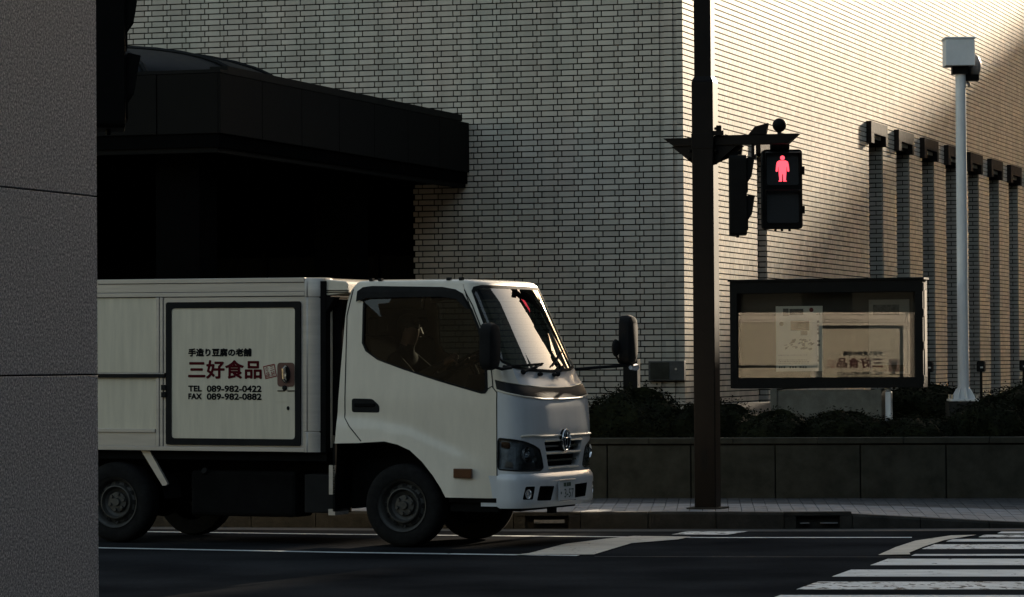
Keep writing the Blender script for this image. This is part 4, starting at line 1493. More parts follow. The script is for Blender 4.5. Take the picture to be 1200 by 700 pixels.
# ---- box body
BY0, BY1 = -.02, WID + .02
BX0, BX1 = -3.80, -.69
bm_ = MB()
bm_.box(BX0, BX1 - .0, BY0 + .03, BY1 - .03, .765, 2.17)
box = bm_.build('box_body', 'chassis', troot)
for side in (0, 1):
    def sy(d):   # d = proud of the nominal side plane
        return BY0 - d if side == 0 else BY1 + d
    def plate_(x0, x1, z0, z1, d, mat, name, th=.025, parent=box, bev=.003):
        ya, yb = sorted((sy(d), sy(d - th)))
        return MB().box(x0, x1, ya, yb, z0, z1).build(name, mat, parent, bevel=bev)
    plate_(BX0, -2.245, .935, 2.045, -.012, 'box_panel', 'side_panel')
    plate_(-2.18, -.862, .80, 2.045, -.006, 'alu', 'door_surround')
    plate_(BX0, -.865, 2.05, 2.085, .006, 'alu', 'top_rail', .03)
    plate_(BX0, -.865, 2.088, 2.16, .0, 'alu', 'top_rail', .03)
    plate_(BX0, -.865, 2.163, 2.20, .010, 'alu', 'top_rail', .05)
    plate_(-2.245, -2.215, .80, 2.045, .008, 'alu', 'side_post')
    plate_(-2.212, -2.182, .80, 2.045, .003, 'alu', 'side_post')
    plate_(BX0, -2.25, .80, .915, -.002, 'alu', 'skirt_rail')
    plate_(BX0, -2.25, .915, .945, .012, 'alu', 'skirt_rail')
    plate_(BX0, -.865, .765, .80, .004, 'alu', 'skirt_rail')
    # door gasket and leaf
    gz = MB()
    go = rpoly([(-2.150, .815), (-.900, .815), (-.900, 2.005), (-2.150, 2.005)], .02, 3)
    gi = rpoly([(-2.098, .87), (-.950, .87), (-.950, 1.955), (-2.098, 1.955)], .03, 4)
    sheet(gz, go, [gi], lambda a, b: (a, sy(.010), b), .2, thick=(0, .02 if side == 0 else -.02, 0))
    gz.build('door_gasket', 'rubber', box)
    door = plate_(-2.11, -.94, .858, 1.967, .002, 'box_panel', 'box_door', .03)
    dfn = (lambda a, b: (a, sy(.0045), b)) if side == 0 else (lambda a, b: (-3.138 - a, sy(.0045), b))
    text_mesh('手造り豆腐の老舗', -1.938, -1.353, 1.553, 1.617, dfn, 'lettering', 'ink', door, .008, bold=.0030)
    text_mesh('三好食品', -1.938, -1.26, 1.37, 1.518, dfn, 'lettering', 'maroon', door, .004, bold=.0044)
    text_mesh('TEL', -1.938, -1.815, 1.262, 1.307, dfn, 'lettering', 'ink', door, .006, bold=.0024)
    text_mesh('089-982-0422', -1.765, -1.26, 1.258, 1.309, dfn, 'lettering', 'ink', door, .006, bold=.0024)
    text_mesh('FAX', -1.938, -1.815, 1.197, 1.242, dfn, 'lettering', 'ink', door, .006, bold=.0024)
    text_mesh('089-982-0882', -1.765, -1.26, 1.193, 1.244, dfn, 'lettering', 'ink', door, .006, bold=.0024)
    # seal stamp, tilted
    sc, ca, sa_ = Vector((-1.181, 1.428)), cos(R(12)), sin(R(12))
    def sfn(a, b):
        p = (sc[0] + a * ca - b * sa_, sc[1] + a * sa_ + b * ca)
        return dfn(*p)
    m = MB()
    for (q0, q1, w0, w1) in ((-.054, .054, .046, .054), (-.054, .054, -.054, -.046), (-.054, -.046, -.046, .046), (.046, .054, -.046, .046)):
        m.add([sfn(q0, w0), sfn(q1, w0), sfn(q1, w1), sfn(q0, w1)], [(0, 1, 2, 3)])
    st = m.build('seal_stamp', 'stamp', door)
    for ch, (u0, v0) in zip('三好食品', ((.004, .004), (.004, -.042), (-.042, .004), (-.042, -.042))):
        text_mesh(ch, u0, u0 + .038, v0, v0 + .038, sfn, 'stamp_character', 'stamp', st, .015)
    # latch
    lx = lambda x: x
    def lbox(x0, x1, d0, d1, z0, z1):
        xa, xb = sorted((lx(x0), lx(x1)))
        ya, yb = sorted((sy(d0), sy(d1)))
        return MB().box(xa, xb, ya, yb, z0, z1)
    lp_ = rpoly([(lx(-1.112), 1.303), (lx(-.955), 1.303), (lx(-.955), 1.50), (lx(-1.112), 1.50)], .03, 4)
    m = MB(); sheet(m, lp_, [], lambda a, b: (a, sy(.007), b), .2)
    pl2 = m.build('latch_plate', pm('latch_red', (0.11, .045, .035), .4, var=.2), door)
    m = MB().ball((lx(-1.035), sy(.008), 1.405), .07, 12, (.62, .12, 1.05)); m.build('latch_cup', 'rubber', pl2, smooth=True)
    m = MB().tube([(lx(-1.03), sy(.02), 1.47), (lx(-1.035), sy(.04), 1.45), (lx(-1.03), sy(.042), 1.37), (lx(-1.02), sy(.02), 1.34)], [.010, .018, .018, .010], 8)
    m.build('latch_lever', 'chrome', pl2, smooth=True)
    m = MB().ball((lx(-1.045), sy(.008), 1.292), .022, 8, (1, .6, 1)); m.build('lock', 'rubber', pl2, smooth=True)
    m = lbox(-1.111, -1.045, .003, .006, 1.263, 1.272); 
    lm2 = lbox(-1.02, -.955, .003, .006, 1.263, 1.272); m.add(lm2.v, lm2.f)
    lb = m.build('label_strip', 'ink', door)
    lbox(-1.111, -.955, .0025, .004, 1.178, 1.258).build('label', 'box_panel', door)
    MB().ball((lx(-1.015), sy(.004), 1.125), .013, 8, (1, .6, 1.3)).build('plug', 'rubber', door)
    # sliding rail and door hinges
    lo, hi = 1.375, 1.415
    plate_(BX0, -2.155, lo, hi, .020, 'rubber', 'guide_rail', .02)
    plate_(BX0, -2.155, 1.405, 1.411, .024, 'steel', 'rail_highlight', .004)  # bright strip stands in for the highlight along the rail
    for zz in (1.21, 1.27):
        plate_(-2.19, -2.145, zz, zz + .045, .02, 'rubber', 'hinge', .02)
# rounded front corner posts of the box
for side in (0, 1):
    m = MB()
    prof_ = []
    cy = BY0 + .13 if side == 0 else BY1 - .13
    sg = -1 if side == 0 else 1
    prof_ = [(-.862, cy + sg * .138), (-.845, cy + sg * .138), (-.835, cy + sg * .13)] + [(-.82 + .13 * sin(t), cy + sg * .13 * cos(t)) for t in np.linspace(0, pi / 2, 12)] + [(-.69, cy - sg * .03)]
    zs = [(.765, .0), (.925, .0), (.932, -.006), (.939, .0), (2.03, .0), (2.037, -.006), (2.044, .0), (2.17, .0), (2.195, -.012), (2.20, -.05)]
    vs = []
    for z, ins in zs:
        for (x, y) in prof_:
            vs.append((x + ins * (1 if x > -.8 else 0), y - sg * (-ins), z))
    n = len(prof_)
    fs = [(i * n + k, i * n + k + 1, (i + 1) * n + k + 1, (i + 1) * n + k) for i in range(len(zs) - 1) for k in range(n - 1)]
    m.add(vs, fs)
    m.build('corner_post', 'alu', box, smooth=True)
MB().box(BX0, -.86, BY0 + .005, BY1 - .005, 2.165, 2.196).build('box_roof', 'alu', box)
MB().box(-.86, -.70, BY0 + .05, BY1 - .05, 2.165, 2.194).build('box_roof', 'alu', box)
m = MB().box(-.705, -.685, .10, WID - .10, .80, 2.17); m.build('front_bulkhead', 'truck', box)
m = MB().box(-.684, -.60, .12, WID - .12, .90, 2.02); m.build('cooling_unit', 'chassis', troot, bevel=.01)
m = MB().prism([(-.70, 2.05), (-.50, 2.07), (-.50, 2.15), (-.52, 2.165), (-.70, 2.185)], lambda a, b, d: (a, d, b), .03, WID - .03)
m.build('cooling_hood', 'truck', troot, bevel=.008)
MB().prism([(-.68, 2.04), (-.60, 2.04), (-.68, 1.92)], lambda a, b, d: (a, d, b), .0, .1).build('gusset', 'chassis', troot)
m = MB()
for zz in (2.075, 2.09):
    m.box(-.70, -.49, .022, .03, zz, zz + .006)
m.build('hood_trim', 'rubber', troot)
# ---- chassis
m = MB()
for y in (.42, 1.18):
    m.box(-3.7, .75, y, y + .08, .50, .68)
for x in (-3.5, -2.9, -2.2, -1.4, -.8, .2, .7):
    m.box(x, x + .08, .42, 1.26, .52, .62)
m.box(-3.75, -.70, .05, WID - .05, .69, .765)
m.tube([(0, .2, .34), (0, WID - .2, .34)], .05, 10)
m.tube([(-2.668, .2, .34), (-2.668, WID - .2, .34)], .06, 10)
m.ball((-2.668, .85, .34), .17, 10)
m.tube([(-2.6, .85, .36), (-.6, .85, .5)], .04, 8)
m.box(.2, .95, .2, WID - .2, .30, .34)
m.build('chassis', 'chassis', troot)
m = MB().box(-2.0, -1.02, .12, .46, .22, .60); tk = m.build('fuel_tank', 'chassis', troot, bevel=.03)
MB().lathe([(0, 0), (.025, 0), (.03, -.02), (.03, -.06)], (-1.86, .10, .60), (0, -1, .4), 12).build('filler_cap', 'rubber', tk)
m = MB().box(-.93, -.64, .10, .40, .26, .58)
bt_ = m.build('battery_box', 'rubber', troot, bevel=.01)
m = MB().box(-2.0, -1.0, 1.2, 1.5, .25, .60); m.build('tool_box', 'chassis', troot, bevel=.02)
m = MB().box(-.655, -.60, .0, .02, .42, .66); m.box(-.66, -.60, .0, .25, .25, .30)
m.build('step', 'alu', troot)
m = MB().prism([(-2.42, .765), (-2.34, .765), (-2.165, .485), (-2.185, .470), (-2.215, .47)], lambda a, b, d: (a, d, b), .03, .06)
m.build('fender_stay', 'alu', troot)
m = MB()
fz = [(.46 * cos(t) - 2.668, .46 * sin(t) + .32) for t in np.linspace(R(5), R(80), 10)]
m.add([(x, .06, z) for x, z in fz] + [(x, .36, z) for x, z in fz], [(i, i + 1, 11 + i, 10 + i) for i in range(9)])
m.build('rear_fender', 'rubber', troot)
MB().box(.98, 1.04, .68, .74, .27, .34).build('tow_hook', 'chassis', troot)

# ---- wheels
def wheel(x, ys, sgn, z=0.34, w=.20):
    ax = (0, sgn, 0)
    c = (x, ys, z)
    m = MB()
    prof = [(.205, .012), (.225, .004), (.27, .0), (.30, .004), (.325, .018), (.338, .04), (.34, .06), (.34, w - .04), (.325, w - .01), (.23, w), (.205, w - .01)]
    m.lathe([(r_, -h) for r_, h in prof], c, (0, -1 if sgn > 0 else 1, 0), 56)
    # circumferential grooves
    for g in (.07, .10, .13):
        m.lathe([(.3415, g), (.3415, g + .018)], c, ax, 56)
    ty = m.build('wheel', 'tyre', troot, smooth=True)
    m = MB()
    m.lathe([(.216, -.002), (.213, .006), (.205, .012), (.196, .02), (.186, .05), (.175, .075)], c, ax, 56)
    m.build('rim_flange', 'wheel', ty, smooth=True)
    m = MB()
    m.lathe([(.19, .06), (.178, .068), (.150, .05), (.140, .020), (.132, .018), (.126, .03), (.118, .055), (.085, .075), (.082, .05), (.05, .045), (0, .045)], c, ax, 56)
    m.build('rim_disc', 'wheel', ty, smooth=True)
    m = MB()
    for k in range(12):
        t = 2 * pi * k / 12
        d = Vector((cos(t), 0, sin(t)))
        q = Vector((-sin(t), 0, cos(t)))
        pc_ = Vector(c) + d * .163 + Vector((0, sgn * .053, 0))
        MB().obox(pc_, d * .011, q * .018, Vector((0, .004, 0))).build('rim_slot', 'rubber', ty)
    for k in range(6):
        t = 2 * pi * k / 6 + .3
        MB().lathe([(0, -.015), (.014, -.015), (.016, .01)], Vector(c) + Vector((cos(t) * .066, sgn * .045, sin(t) * .066)), ax, 8).build('wheel_nut', 'wheel', ty, smooth=True)
    m = MB()
    m.lathe([(0, -.02), (.03, -.02), (.036, .0), (.036, .03)], Vector(c) + Vector((0, sgn * .045, 0)), ax, 18)
    m.build('hub_cap', 'wheel', ty, smooth=True)
    MB().tube([Vector(c) + Vector((.02, sgn * .02, -.165)), Vector(c) + Vector((.02, sgn * .0, -.175))], .006, 6).build('valve', 'steel', ty)
    return ty
wheel(0, .0, 1)
wheel(0, WID, -1)
wheel(-2.668, .02, 1, .324)
wheel(-2.668, WID, -1, .324)

# ---- driver
def skinned(verts, edges, radii, sub=2):
    me = bpy.data.meshes.new('p')
    me.from_pydata(verts, edges, [])
    ob = bpy.data.objects.new('p', me)
    COL.objects.link(ob)
    sk_ = ob.modifiers.new('s', 'SKIN')
    sk_.use_smooth_shade = True
    for i, r_ in enumerate(radii):
        rr = r_ if isinstance(r_, tuple) else (r_, r_)
        me.skin_vertices[0].data[i].radius = rr
    me.skin_vertices[0].data[0].use_root = True
    ob.modifiers.new('u', 'SUBSURF').levels = sub
    ob.modifiers['u'].render_levels = sub
    dg = bpy.context.evaluated_depsgraph_get()
    res = bpy.data.meshes.new_from_object(ob.evaluated_get(dg))
    bpy.data.objects.remove(ob)
    return res
vt, ed, rd = [], [], []
def node(p, r_, par=None):
    vt.append(p); rd.append(r_)
    if par is not None: ed.append((par, len(vt) - 1))
    return len(vt) - 1
Y0 = .44
pel = node((-.20, Y0, 1.22), (.13, .15))
ch0 = node((-.22, Y0, 1.38), (.11, .15), pel)
ch1 = node((-.21, Y0, 1.53), (.11, .17), ch0)
nk = node((-.17, Y0, 1.63), (.055, .06), ch1)
h0 = node((-.13, Y0, 1.70), (.075, .068), nk)
h1 = node((-.12, Y0, 1.78), (.092, .076), h0)
h2 = node((-.135, Y0, 1.84), (.07, .062), h1)
hands = []
for s_ in (-1, 1):
    hp_ = node((-.15, Y0 + s_ * .10, 1.19), .085, pel)
    kn = node((.24, Y0 + s_ * .13, 1.20), .065, hp_)
    an = node((.42, Y0 + s_ * .13, .95), .045, kn)
    node((.53, Y0 + s_ * .13, .93), .04, an)
    sh_ = node((-.19, Y0 + s_ * .18, 1.53), .062, ch1)
    el_ = node((.02, Y0 + s_ * .23, 1.36), .046, sh_)
    wr = node((.27, Y0 + s_ * .20, 1.50), .030, el_)
    hd = node((.32, Y0 + s_ * .195, 1.535), (.034, .018), wr)
    for q in range(4):
        f1 = node((.36 + .004 * q, Y0 + s_ * (.175 + .012 * q), 1.565 - .016 * q), .009, hd)
        f2 = node((.385 + .002 * q, Y0 + s_ * (.185 + .012 * q), 1.548 - .018 * q), .008, f1)
        node((.38, Y0 + s_ * (.205 + .008 * q), 1.53 - .018 * q), .007, f2)
    t1 = node((.325, Y0 + s_ * .165, 1.56), .010, hd)
    node((.355, Y0 + s_ * .155, 1.575), .008, t1)
pm_ = skinned(vt, ed, rd)
pm_.materials.clear()
pm_.materials.append(MT['cloth']); pm_.materials.append(MT['skin'])
for p in pm_.polygons:
    c = p.center
    if c.z > 1.645 or (c.x > .275 and c.z > 1.45): p.material_index = 1
    p.use_smooth = True
drv = thing('person', 'driver in a dark jacket seated behind the wheel of the delivery truck', 'person')
drv.matrix_world = troot.matrix_world.copy()
body = inst('body', pm_, drv)
m = MB(); m.prism([(0, 0), (.028, -.008), (.004, .045)], lambda a, b, d: (a - .04, Y0 + d, b + 1.745), -.012, .012)
m.build('nose', 'skin', drv, smooth=True)
m = MB()
for s_ in (-1, 1):
    m.ball((-.048, Y0 + s_ * .03, 1.785), .010, 6)
m.build('eyes', 'ink', drv)
m = MB().ball((-.045, Y0, 1.712), .02, 6, (.4, 1, .3)); m.build('mouth', pm('lips', (.2, .08, .07), .6), drv)
m = MB()
for s_ in (-1, 1): m.ball((-.135, Y0 + s_ * .078, 1.76), .022, 8, (.7, .35, 1.3))
m.build('ears', 'skin', drv, smooth=True)
m = MB().ball((-.148, Y0, 1.815), .098, 14, (1.0, .88, .95)); hr_ = m.build('hair', 'hair', drv, smooth=True)
# ================================================================ TRAFFIC POLE AND PEDESTRIAN SIGNALS
PP = (1.772, 32.50)
pole = thing('traffic_pole', 'dark brown square steel traffic pole with stepped shaft in front of the brick corner', 'pole', (PP[0], PP[1], .148), -R(17.2))
MB().box(-.10, .10, -.10, .10, 0.0, 3.90).build('shaft', 'pole', pole, bevel=.008)
m = MB()
w0, w1 = .10, .079
m.add([(sx * w, sy_ * w, z) for (w, z) in ((w0, 3.902), (w1, 3.945)) for sx, sy_ in ((-1, -1), (1, -1), (1, 1), (-1, 1))], [(0, 1, 5, 4), (1, 2, 6, 5), (2, 3, 7, 6), (3, 0, 4, 7)])
m.box(-w1, w1, -w1, w1, 3.945, 7.5)
m.build('upper_shaft', 'pole', pole, bevel=.006)
m = MB().box(-.16, .16, -.16, .16, -.002, .02); m.build('base_plate', 'concrete', pole)
m = MB().box(-.03, .03, -.106, -.1005, .35, .55); m.build('inspection_cover', 'black', pole)
AZ = 3.375      # arm height above pavement
m = MB()
# bevelled crossarm, pointed at both ends
def armprism(m, x0, x1, z0, z1, tipl, tipr, y0=-.05, y1=.05):
    m.prism([(x0, z1), (x0 + tipl, z0), (x1 - tipr, z0), (x1, z1)], lambda a, b, d: (a, d, b), y0, y1)
armprism(m, -.385, -.10, AZ - .06, AZ + .015, .10, .0)
armprism(m, .10, .88, AZ - .06, AZ + .03, .0, .10)
m.build('cross_arm', 'pole', pole, bevel=.004)
for s_ in (-1, 1):
    MB().prism([(s_ * .10, AZ - .06), (s_ * .31, AZ - .06), (s_ * .10, AZ - .23)], lambda a, b, d: (a, d, b), -.03, .03).build('arm_bracket', 'pole', pole)
m = MB()
m.prism([(.10, AZ - .065), (.36, AZ - .065), (.25, AZ - .16), (.10, AZ - .22)], lambda a, b, d: (a, d, b), .032, .05)
m.build('arm_bracket', 'pole', pole)
m = MB()
for (x, z) in ((-.12, AZ - .11), (.12, AZ - .11), (.13, AZ + .04), (.17, AZ + .03), (.12, AZ + .09), (.15, AZ - .2), (-.13, AZ - .18)):
    m.lathe([(0, 0), (.014, 0), (.014, .03), (.006, .04), (0, .04)], (x, -.055, z), (0, -1, 0), 8)
m.build('bolt', 'pole', pole)
m = MB().box(.12, .17, -.06, .0, AZ + .02, AZ + .12); m.box(.10, .20, -.1, -.05, AZ + .03, AZ + .07); m.build('clamp', 'pole', pole)
m = MB().box(-.104, .104, -.104, .104, AZ - .09, AZ + .05); m.build('collar', 'pole', pole, bevel=.004)
m = MB().prism([(.42, AZ + .03), (.48, AZ + .10), (.60, AZ + .13), (.58, AZ + .03)], lambda a, b, d: (a, d, b), -.06, .0); m.box(.44, .47, -.03, .02, AZ - .18, AZ + .03)
m.build('swing_bracket', 'pole', pole)

def make_ped(label, group, lit=True):
    """pedestrian signal: origin at the bottom centre of the housing, faces -Y"""
    t = thing('pedestrian_signal', label, 'signal', group=group)
    w, d, h = .365, .155, .725
    prof = rpoly([(-w / 2, 0), (w / 2, 0), (w / 2, h), (-w / 2, h)], .035, 4)
    m = MB().prism(prof, lambda a, b, dd: (a, dd, b), -.02, d - .02)
    m.build('housing', 'black', t, bevel=.006)
    for k, z0 in enumerate((.40, .055)):
        m = MB()
        z1 = z0 + .29
        fr = [(-.145, z0), (.145, z0), (.145, z1), (-.145, z1)]
        sheet(m, rpoly([(-.155, z0 - .01), (.155, z0 - .01), (.155, z1 + .01), (-.155, z1 + .01)], .02, 3), [rpoly(fr, .02, 3)], lambda a, b: (a, -.032, b), .3, thick=(0, .011, 0))
        dr = m.build('lens_door', 'black', t)
        m = MB(); sheet(m, rpoly(fr, .02, 3), [], lambda a, b: (a, -.024, b), .3)
        ln = m.build('lens', 'lens_dark', dr)
        # hood
        hp2 = [(-.16, z1 + .015, -.032), (.16, z1 + .015, -.032), (.16, z1 - .0, -.135), (-.16, z1 - .0, -.135)]
        m = MB()
        for sx in (-1, 1):
            m.prism([(-.032, z1 + .014), (-.092, z1 + .0), (-.066, z0 + .13), (-.032, z0 + .08)], lambda a, b, dd: (dd, a, b), sx * .16, sx * .154)
        m.prism([(-.032, z1 + .016), (-.094, z1 + .002), (-.094, z1 - .004), (-.032, z1 + .010)], lambda a, b, dd: (dd, a, b), -.16, .16)
        m.build('hood', 'black', t)
        if k == 0 and lit:
            m = MB()
            cz = z0 + .145
            def F2(a, b): return (a, -.0265, cz + b)
            half = [(.0, .078), (.030, .078), (.050, .066), (.058, .03), (.062, -.02), (.052, -.026), (.044, -.018), (.040, .022), (.037, .02), (.034, -.045), (.030, -.098), (.030, -.112), (.006, -.112), (.004, -.05), (0, -.045)]
            body_ = half + [(-a, b) for a, b in half[::-1][1:-1]]
            sheet(m, body_, [], F2, .05)
            sheet(m, [(.021 * cos(t_), .102 + .021 * sin(t_)) for t_ in np.linspace(0, 2 * pi, 20)[:-1]], [], F2, .1)
            m.add([F2(-.040, -.113), F2(-.006, -.113), F2(-.008, -.102), F2(-.03, -.102)], [(0, 1, 2, 3)])
            m.add([F2(.040, -.113), F2(.006, -.113), F2(.008, -.102), F2(.03, -.102)], [(0, 1, 2, 3)])
            m.build('red_man', 'red_lamp', ln)
    m = MB()
    for z in (.14, .50):
        m.box(w / 2, w / 2 + .022, .0, .06, z, z + .07)
        m.lathe([(0, 0), (.008, 0), (.008, .03)], (w / 2 + .012, -.005, z + .05), (0, -1, 0), 8)
    m.build('hinge', 'black', t)
    for x in (-.06, .0, .07):
        MB().lathe([(0, 0), (.012, 0), (.012, .02)], (x, .06, -.0), (0, 0, -1), 8).build('drain_plug', 'black', t)
    MB().box(-.06, .06, .02, .10, h - .002, h + .03).build('top_mount', 'black', t)
    return t
def near(px_off):  # a point on the cross arm, in world coordinates
    v = Matrix.Rotation(-R(17.2), 4, 'Z') @ Vector((px_off, 0, 0))
    return PP[0] + v.x, PP[1] + v.y
ax_, ay_ = near(.73)
pa = make_ped('black pedestrian signal facing the camera with its red standing man lit', 'pedestrian signals')
pa.location = (2.475, 32.50, 2.70)
pa.rotation_euler = (0, 0, R(2))
pb = make_ped('black pedestrian signal seen edge-on between the pole and the lit red man', 'pedestrian signals', lit=False)
pb.location = (2.125, 32.50, 2.645)
pb.rotation_euler = (0, 0, R(88))
m = MB().ball((0, .03, .86), .064, 14); m.tube([(0, .03, .74), (0, .03, .82)], .02, 8)
sp = thing('sensor_ball', 'small black ball-shaped sensor on top of the lit red pedestrian signal', 'sensor', (2.455, 32.50, 2.79))
m.build('ball', 'black', sp, smooth=True)
m = MB().box(-.085, .085, -.05, .09, .635, .77); m.build('mounting_box', 'pole', sp, bevel=.004)
m = MB().tube([(2.085, 32.55, 3.36), (2.10, 32.5, 3.52)], .025, 8); 
hang = m.build('hanger', 'pole'); tag(hang, 'short dark hanger rod holding up the edge-on pedestrian signal', 'bracket')

# the same kind of signal, close by, poking out from behind the granite column
pc_s = make_ped('large black pedestrian signal seen side-on beside the granite column at upper left', 'pedestrian signals', lit=False)
pc_s.location = (-1.885, 17.2, 2.635)
pc_s.rotation_euler = (0, 0, R(97))
m = MB().tube([(-2.42, 17.24, 0.0), (-2.42, 17.24, 5.0)], .075, 16)
np_ = thing('near_signal_pole', 'steel pole hidden behind the granite column, carrying the side-on signal', 'pole', (0, 0, 0))
m.build('shaft', 'pole', np_, smooth=True)
m = MB().tube([(-2.42, 17.24, 3.2), (-2.0, 17.24, 3.2)], .03, 8); m.tube([(-2.42, 17.24, 2.8), (-2.0, 17.24, 2.8)], .03, 8)
m.build('arm', 'pole', np_)

# ================================================================ GRANITE COLUMN, NEAR LEFT
dRv = Vector((sin(TH), cos(TH), 0)); nRv = Vector((cos(TH), -sin(TH), 0))
Dg = 14.0
edge = Vector(((114.2 - 600) / 4174.5 * Dg, Dg, 0))
gp = thing('granite_column', 'speckled grey granite column filling the left edge, with thin horizontal joints', 'column', tuple(edge), -TH)
# local x = nR, local y = dR ; visible face x = 0, from y=-2.4 to 0
MB().box(-1.6, -.02, -2.38, -.01, -.05, 6.0).build('core', 'mortar', gp)
jz = [0.0, .79 - .69, 1.473, 2.165, 2.86, 3.55, 4.24]
def zat(y): return 1.5 + (425.5 + 3.3 - y) / 4174.5 * Dg
joints = [-.02, zat(440), zat(231.3), zat(231.3) + 1.4, zat(231.3) + 2.8]
for z0, z1 in zip(joints[:-1], joints[1:]):
    z0 = max(z0, -.02)
    MB().box(-.02, 0, -2.4, 0, z0 + .003, z1 - .003).build('granite_slab', 'pillar', gp, bevel=.002)
    MB().box(-1.6, -.022, -2.42, -2.402, z0 + .003, z1 - .003).build('granite_slab', 'pillar', gp, bevel=.002)

# ================================================================ NOTICE BOARD
nbA = R(17.2)
bo = Vector((2.558, 41.846, 0))
board = thing('notice_board', 'dark framed glazed notice board on a low stone base, reflecting the truck', 'notice board', tuple(bo), -nbA)
BW = 2.29
m = MB()
m.box(0, .085, 0, .28, 1.175, 2.425); m.box(BW - .085, BW, 0, .28, 1.175, 2.425)
m.box(.085, BW - .085, .0, .28, 2.285, 2.425); m.box(.085, BW - .085, .0, .28, 1.175, 1.295)
m.box(.085, BW - .085, .24, .28, 1.295, 2.285)
bd = m.build('frame', 'black', board, bevel=.004)
MB().box(-.02, BW + .02, -.02, .30, 2.427, 2.45).build('cover', 'black', board)
MB().box(.087, BW - .087, .19, .235, 1.297, 2.283).build('back_panel', 'cork', board)
m = MB().box(.088, BW - .088, .035, .041, 1.298, 2.282)
gl = m.build('glass_door', 'board_glass', board)
m = MB()
for zz in (1.23, 1.62, 2.0, 2.3):
    m.box(BW + .001, BW + .012, .03, .07, zz, zz + .09)
m.build('hinge', 'steel', board)
MB().box(BW + .0005, BW + .006, .09, .22, 1.30, 2.30).build('side_plate', 'alu', board)
# posters
def poster(x0, x1, z0, z1, mat, label):
    p = thing('poster', label, 'poster', tuple(bo), -nbA)
    MB().box(x0, x1, .182, .188, z0, z1).build('sheet', mat, p)
    return p
p1 = poster(.51, 1.07, 1.37, 2.135, 'paper', 'white printed poster with three small pictures, pinned left of centre in the notice board')
def pb_(p, x0, x1, z0, z1, mat, name):
    m = MB().add([(x0, .1805, z0), (x1, .1805, z0), (x1, .1805, z1), (x0, .1805, z1)], [(0, 1, 2, 3)])
    return m.build(name, mat, p, fix=False)
W1, Z1 = .56, 2.135
def U(a): return .51 + a / 245 * W1          # crop pixels to sheet
def V(b): return Z1 - b / 335 * .765
pb_(p1, U(38), U(68), V(50), V(12), 'grey_ink', 'picture'); pb_(p1, U(72), U(145), V(45), V(14), 'grey_ink', 'picture')
pb_(p1, U(78), U(175), V(125), V(75), 'brown_ink', 'picture')
pb_(p1, U(118), U(150), V(110), V(90), 'paper', 'picture')
pb_(p1, U(130), U(165), V(150), V(128), 'grey_ink', 'picture')
m = MB(); m.lathe([(0, 0), (.026, 0)], (U(187), .1803, V(20)), (0, -1, 0), 16); m.build('red_dot', 'red_ink', p1)
m = MB(); m.lathe([(0, 0), (.026, 0)], (U(30), .1803, V(90)), (0, -1, 0), 16); m.build('red_dot', 'grey_ink', p1)
rr = random.Random(3)
m = MB()
def blob(x0, x1, z0, z1):
    m.add([(x0, .1806, z0), (x1, .1806, z0), (x1, .1806, z1), (x0, .1806, z1)], [(0, 1, 2, 3)])
for k in range(34):      # shoe-like drawings: slanted dabs
    a, b = 40 + rr.random() * 150, 170 + rr.random() * 50
    w_, h_ = 6 + rr.random() * 14, 3 + rr.random() * 6
    q = [(U(a), V(b)), (U(a + w_), V(b - 4)), (U(a + w_ + 3), V(b - 4 + h_)), (U(a + 2), V(b + h_))]
    m.add([(x_, .1806, z_) for x_, z_ in q], [(0, 1, 2, 3)])
for row in (250, 275, 283, 291):
    x_ = 12
    while x_ < 165:
        w_ = 3 + rr.random() * 12
        blob(U(x_), U(x_ + w_), V(row + 3), V(row))
        x_ += w_ + 3
for (x_, w_) in ((15, 8), (26, 8), (38, 10), (70, 9), (84, 9), (98, 9), (122, 12), (138, 10), (152, 8)):
    blob(U(x_), U(x_ + w_), V(318), V(309))
for k in range(14):
    z_ = 15 + k * 20
    if rr.random() < .8: blob(U(216), U(224 + rr.random() * 8), V(z_ + 11), V(z_))
m.build('printing', 'grey_ink', p1, fix=False)
p2 = poster(1.62, 2.10, 1.335, 2.20, 'paper_dim', 'dim larger poster at the right end of the notice board')
def pb2(x0, x1, z0, z1, mat): return pb_(p2, x0, x1, z0, z1, mat, 'picture')
pb2(1.67, 1.98, 2.02, 2.14, 'grey_ink'); pb2(1.66, 2.04, 1.36, 1.44, 'brown_ink')
p3 = poster(.92, 1.07, 1.30, 1.366, 'paper_dim', 'narrow pale slip hanging below the white poster in the notice board')
# stone base
m = MB().box(.50, 1.78, .02, .26, .60, 1.15)
MT['base_stone'] = pm('base_stone', (0.13, 0.125, 0.105), .9, spec=.1, var=.25, vscale=6, bump=.3)
bs = m.build('stone_base', 'base_stone', board, bevel=.006)
for a, b in ((.48, .56), (1.72, 1.80)):
    MB().box(a, b, -.01, .29, .60, 1.165).build('end_stone', 'base_stone', board, bevel=.006)
MB().box(.562, 1.718, .004, .018, .70, 1.13).build('face_slab', 'base_stone', board)
# small pale stub at the right end of the base
m = MB().box(1.83, 1.90, .05, .15, .60, 1.13)
so = thing('stub_post', 'small pale metal stub beside the right end of the notice board base', 'post', tuple(bo), -nbA)
m.build('post', 'white_metal', so, bevel=.01)
MB().lathe([(0, .05), (.03, .04), (.04, 0), (.04, -.02)], (1.85, .1, 1.16), (0, 0, 1), 14).build('cap', 'white_metal', so, smooth=True)

# ================================================================ DARK POST UNDER THE TRUCK MIRROR
pt = thing('dark_post', 'dark rectangular post in the planting below the truck mirror, its right edge lit', 'post', (1.485, 44.5, .6), -TH)
MB().box(-.092, .092, -.06, .06, 0, .90).build('post', 'black', pt, bevel=.004)
MB().box(.0925, .097, -.058, .06, .2, .93).build('lit_edge_strip', 'alu', pt)  # pale strip stands in for the sunlit right edge

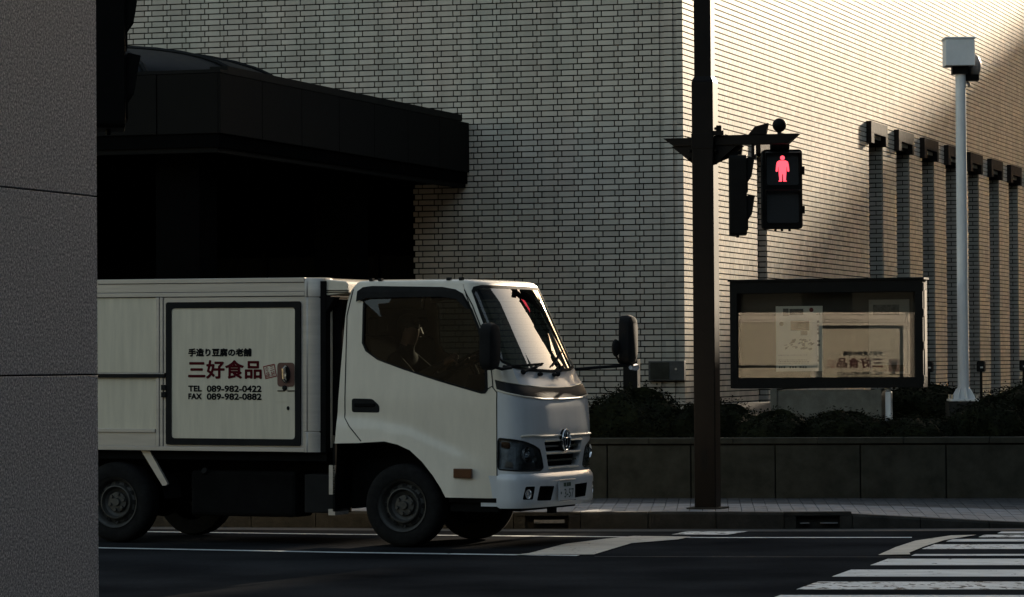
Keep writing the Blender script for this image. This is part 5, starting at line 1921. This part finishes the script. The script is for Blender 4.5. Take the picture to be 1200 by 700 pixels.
# ================================================================ WHITE CAMERA POLE
wp_ = thing('camera_pole', 'slim white round pole with a square box and a dark lamp head on top', 'pole', (5.262, 41.6, .70))
m = MB().lathe([(.066, 0), (.066, .5), (.060, 4.15)], (0, 0, 0), (0, 0, 1), 28)
m.build('shaft', 'white_metal', wp_, smooth=True)
m = MB().box(-.175, .175, -.175, .175, .31, .335); m.build('base_plate', 'white_metal', wp_, bevel=.003)
for k in range(8):
    t = pi / 4 * k + .2
    d = Vector((cos(t), sin(t), 0)); q = Vector((-sin(t), cos(t), 0))
    m = MB()
    P_ = [d * .064 + Vector((0, 0, .336)), d * .15 + Vector((0, 0, .336)), d * .13 + Vector((0, 0, .38)), d * .09 + Vector((0, 0, .45)), d * .064 + Vector((0, 0, .47))]
    m.add([p - q * .005 for p in P_] + [p + q * .005 for p in P_], [(0, 1, 2, 3, 4), (9, 8, 7, 6, 5)] + [(i, 5 + i, 5 + (i + 1) % 5, (i + 1) % 5) for i in range(5)])
    m.build('gusset', 'white_metal', wp_)
for sx in (-1, 1):
    for sy_ in (-1, 1):
        MB().lathe([(0, .05), (.014, .05), (.014, .0), (.022, 0), (.022, -.002)], (sx * .145, sy_ * .145, .337), (0, 0, 1), 10).build('anchor_bolt', 'steel', wp_)
MB().box(-.19, .19, -.19, .19, -.2, .30).build('footing', 'concrete', wp_)
bxr = MB().box(-.19, .15, -.17, .17, 4.22, 4.53)
bx_ = bxr.build('camera_box', 'white_metal', wp_, bevel=.008)
MB().box(-.20, .16, -.18, .18, 4.532, 4.555).build('lid', 'white_metal', bx_, bevel=.004)
m = MB().box(-.10, .08, -.08, .08, 4.13, 4.22); m.build('bracket', 'black', wp_)
m = MB().tube([(.05, .05, 4.15), (.16, .12, 4.12), (.20, .14, 4.10)], .02, 8); m.box(.04, .22, .02, .18, 4.06, 4.13)
m.build('lamp_bracket', 'black', wp_)
m = MB().ball((.165, .14, 4.24), .115, 14, (.85, 1, 1.25)); lh = m.build('lamp_head', pm('lamp_grey', (.30, .29, .28), .5), wp_, smooth=True)
m = MB().ball((.10, .13, 4.02), .035, 8); m.build('sensor', 'steel', wp_)

# ================================================================ GROUND FLOODLIGHTS
def flood(x, y, z, label):
    t = thing('floodlight', label, 'floodlight', (x, y, z), -TH, 'floodlights at the foot of the slotted wall')
    m = MB()
    m.prism(rpoly([(-.05, -.07), (.05, -.07), (.05, .07), (-.05, .07)], .02, 3), lambda a, b, d: (a, d, b), -.05, .07)
    m.build('housing', 'black', t)
    MB().tube([(0, 0, -.07), (0, 0, -.6)], .018, 8).build('stake', 'black', t)
    MB().box(.0, .035, -.058, -.052, -.02, .0).build('glint_tab', 'steel', t)  # small steel tab added to make the glint on the housing
    return t
flood((1088 - 600) / 4174.5 * 47, 47, 1.40, 'black floodlight on a stake just right of the notice board')
flood((1149 - 600) / 4174.5 * 47, 47, 1.40, 'black floodlight on a stake right of the white camera pole')
flood((1199 - 600) / 4174.5 * 47, 47, 1.41, 'black floodlight on a stake at the right edge of the view')
